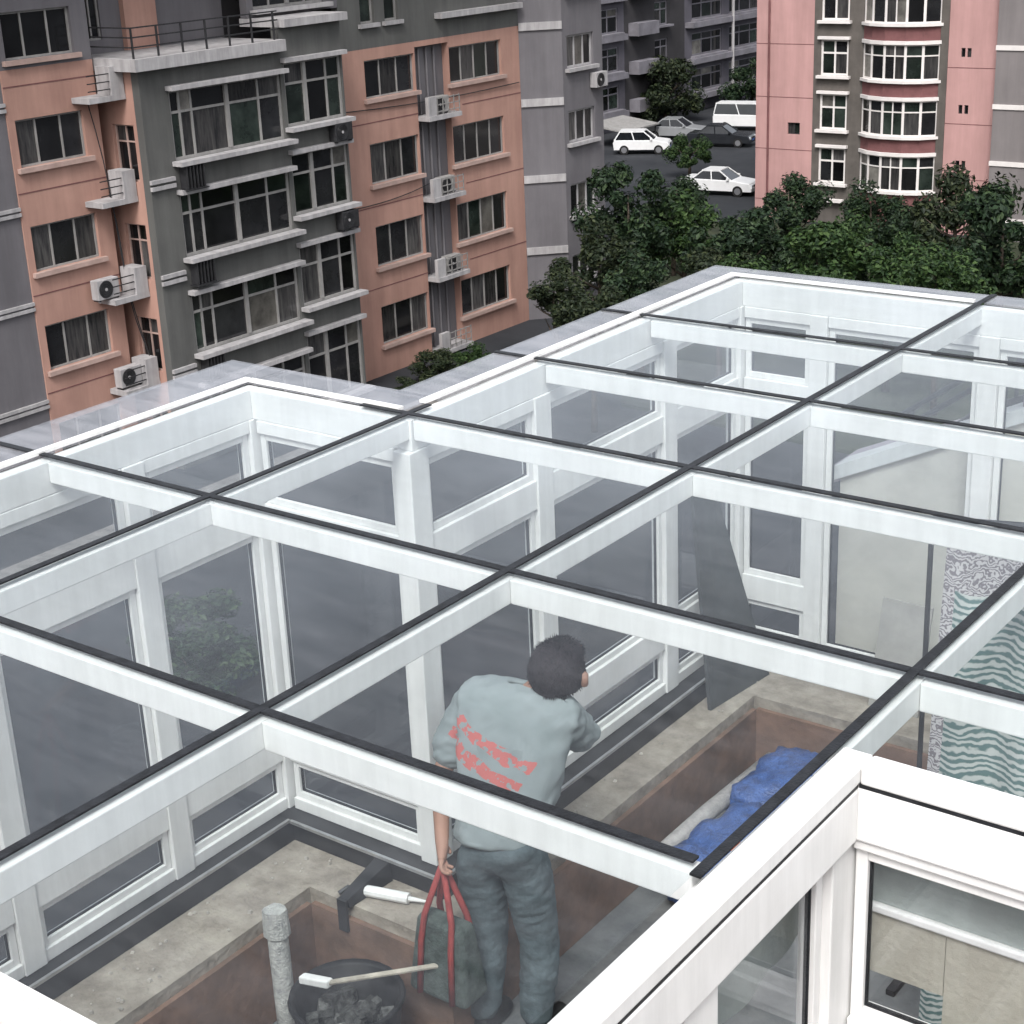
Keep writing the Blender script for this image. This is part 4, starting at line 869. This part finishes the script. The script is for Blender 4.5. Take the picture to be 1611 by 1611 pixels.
M_bark = mat('bark', (0.09, 0.07, 0.055), 0.95, 0.3, 10, 0.5)
def crown_mesh(seed, n, leaf):
    rnd = random.Random(seed); v = []; f = []
    blobs = []
    for k in range(24):
        while True:
            p = Vector((rnd.uniform(-1, 1), rnd.uniform(-1, 1), rnd.uniform(-0.8, 1)))
            if p.length < 1.0: break
        blobs.append((p, rnd.uniform(0.12, 0.42)))
    for k in range(n):
        c, r_ = rnd.choice(blobs); d = Vector((rnd.gauss(0, 1), rnd.gauss(0, 1), rnd.gauss(0, 1))).normalized()
        p = c+d*r_*(rnd.random()**0.4)*1.15
        s = leaf*rnd.uniform(0.45, 1.9); a = (d+Vector((rnd.gauss(0, .6), rnd.gauss(0, .6), rnd.gauss(0, .6)+0.5))).normalized(); e = a.orthogonal().normalized(); e = Matrix.Rotation(rnd.uniform(0, 6.28), 3, a)@e; h = a.cross(e)
        b = len(v); v += [p-e*s, p+h*s*0.5+a*s*0.15, p+e*s, p-h*s*0.5+a*s*0.15]; f.append((b, b+1, b+2)); f.append((b, b+2, b+3))
    return mesh_from('crown', v, f, None)
CR = [crown_mesh(11+k, 8500, 0.05) for k in range(4)]
def tree(x, y, z, r_, s, mt, cm, label, cat='tree', nm='garden_tree', squash=1.0, rows=None):
    C_ = Vector((0, 0, 2.0)); p = C_+(Vector((x, y, z))-C_)*s; r_ = r_*s
    T = thing(nm, label, cat, (p.x, p.y, GZ), 'trees and shrubs between the blocks')
    hgt = p.z-GZ
    tk = MB(); lean = Vector((random.uniform(-.15, .15), random.uniform(-.15, .15), 0))
    tk.tube([(0, 0, -0.05), lean*0.4+Vector((0, 0, hgt*0.4)), lean+Vector((0, 0, hgt*0.85)), lean+Vector((0, 0, hgt+r_*0.5))], [0.05+r_*0.07, 0.04+r_*0.05, 0.03+r_*0.03, 0.012], 8)
    for k in range(7):
        a = k*2.4+random.random(); st_ = lean+Vector((0, 0, hgt*(0.55+0.06*k))); d = Vector((math.cos(a), math.sin(a), 0.6))
        tk.tube([st_, st_+d*r_*0.4, st_+d*r_*0.75+Vector((0, 0, 0.1*r_))], [0.03+r_*0.02, 0.02+r_*0.01, 0.008], 5)
    link('trunk', mesh_from('trunk', tk.v, tk.f, M_bark, smooth=True), T)
    me = CR[cm].copy() if not CR[cm].materials else CR[cm]
    key = (cm, mt)
    if key not in tree_cache:
        q = CR[cm].copy(); q.materials.append(M_leaf[mt]); tree_cache[key] = q
    o = link('crown', tree_cache[key], T); o.location = (0, 0, hgt); o.scale = (r_*1.15, r_*1.15, r_*squash); o.rotation_euler.z = random.uniform(0, 6.28)
tree_cache = {}
tree(-39.9, 62, -12.0, 1.7, .86, 0, 0, 'tall dense tree growing beside the end of the salmon block', squash=1.2)
tree(-38.1, 64, -13.3, 1.8, .86, 2, 1, 'mid green tree to the right of the tall tree by the salmon block')
tree(-34.0, 62, -13.1, 1.9, .86, 0, 2, 'dark tree just above the far roof corner of the sunroom')
tree(-36.6, 71, -12.9, 1.5, .95, 0, 3, 'rounded dark tree in front of the pink wall edge')
tree(-29.4, 60, -12.9, 1.6, .86, 2, 0, 'bright green bushy tree below the door of the pink block')
tree(-32.7, 72, -13.4, 1.5, .95, 0, 1, 'dark tree under the lowest rounded bay window')
tree(-26.4, 60, -12.9, 1.6, .86, 2, 2, 'bright green tree in the middle of the right-hand thicket')
tree(-26.9, 68, -12.2, 1.8, .92, 1, 3, 'tall olive tree in front of the narrow pink strip', squash=1.25)
tree(-23.3, 64, -12.5, 1.95, .9, 0, 0, 'large dark tree at the right edge in front of the grey wing', squash=1.2)
tree(-36.1, 54, -12.3, 1.5, .9, 1, 1, 'olive tree below the end bay windows')
tree(-33.2, 47, -11.7, 1.0, .97, 1, 2, 'thin sprawling tree against the splayed grey corner', squash=0.8)
tree(-51.5, 87, -13.5, 1.1, 1.0, 2, 3, 'small green tree standing among the parked cars')
tree(-66.0, 108, -12.9, 2.3, 1.0, 1, 0, 'dark olive tree in front of the far block')
tree(-63.5, 117, -13.4, 1.8, 1.0, 0, 1, 'dark tree at the right end of the far block')
tree(-23.5, 58, -12.6, 1.4, .86, 2, 2, 'leafy tree low at the right of the thicket')
tree(-44.8, 74, -13.9, 1.4, .93, 0, 3, 'dark broad tree just below the nearest white car')
tree(-31.8, 56, -13.2, 1.4, .86, 1, 0, 'low olive tree right behind the far eave')
tree(-31.2, 66, -13.7, 1.5, .9, 2, 1, 'low bright tree between the door and the rounded bay')
tree(-41.5, 68.5, -13.9, 1.35, .93, 1, 2, 'olive tree between the tall tree and the nearest white car')
tree(-32.5, 48, -12.5, 1.1, .9, 1, 3, 'sparse olive tree just over the eave, left of the far roof corner')
tree(-32.9, 52, -12.6, 1.3, .9, 0, 1, 'dark tree just over the eave next to the sparse olive tree')
tree(-30.5, 55, -13.0, 1.3, .88, 2, 0, 'green tree peeping over the far roof corner')
tree(-29.5, 69, -13.6, 1.5, .95, 0, 2, 'dark rounded tree right under the red-brown bay base')
def shrub(x, y, r_, mt, cm, label):
    T = thing('shrub', label, 'shrub', (x, y, GZ), 'trees and shrubs between the blocks')
    tk = MB()
    for k in range(5): a = k*1.3; tk.tube([(0, 0, 0), (math.cos(a)*r_*0.3, math.sin(a)*r_*0.3, r_*0.5), (math.cos(a)*r_*0.5, math.sin(a)*r_*0.5, r_)], [0.03, 0.02, 0.006], 5)
    link('stems', mesh_from('stems', tk.v, tk.f, M_bark), T)
    if (cm, mt) not in tree_cache: q = CR[cm].copy(); q.materials.append(M_leaf[mt]); tree_cache[(cm, mt)] = q
    o = link('crown', tree_cache[(cm, mt)], T); o.location = (0, 0, r_*0.75); o.scale = (r_*1.2, r_*1.2, r_*0.8)
shrub(-37.2, 44.9, 0.8, 1, 0, 'ragged shrub at the foot of the salmon wall beside the bay'); shrub(-37.0, 46.6, 0.7, 2, 1, 'small green shrub right of the ragged one by the salmon wall')
shrub(-37.3, 43.2, 0.5, 1, 2, 'little shrub by the ground floor of the grey bay')
for k, (x, y, r_, l) in enumerate(((-26.5, 22.9, 1.3, 'shrub seen through the left glass wall panes'), (-34.5, 67, 1.2, 'low shrub in front of the pink wall'), (-29.0, 70, 1.2, 'low shrub under the red-brown bay'), (-37.5, 70.5, 1.1, 'low shrub left of the door of the pink block'), (-22.0, 69, 1.4, 'low shrub by the grey wing'), (-24.5, 66, 1.2, 'low shrub between the olive tree and the right edge'), (-40.0, 57.5, 1.3, 'low shrub at the corner of the end bay'))):
    shrub(x, y, r_, k % 3, k % 4, l)
for c in CR:
    if c.users == 0: bpy.data.meshes.remove(c)
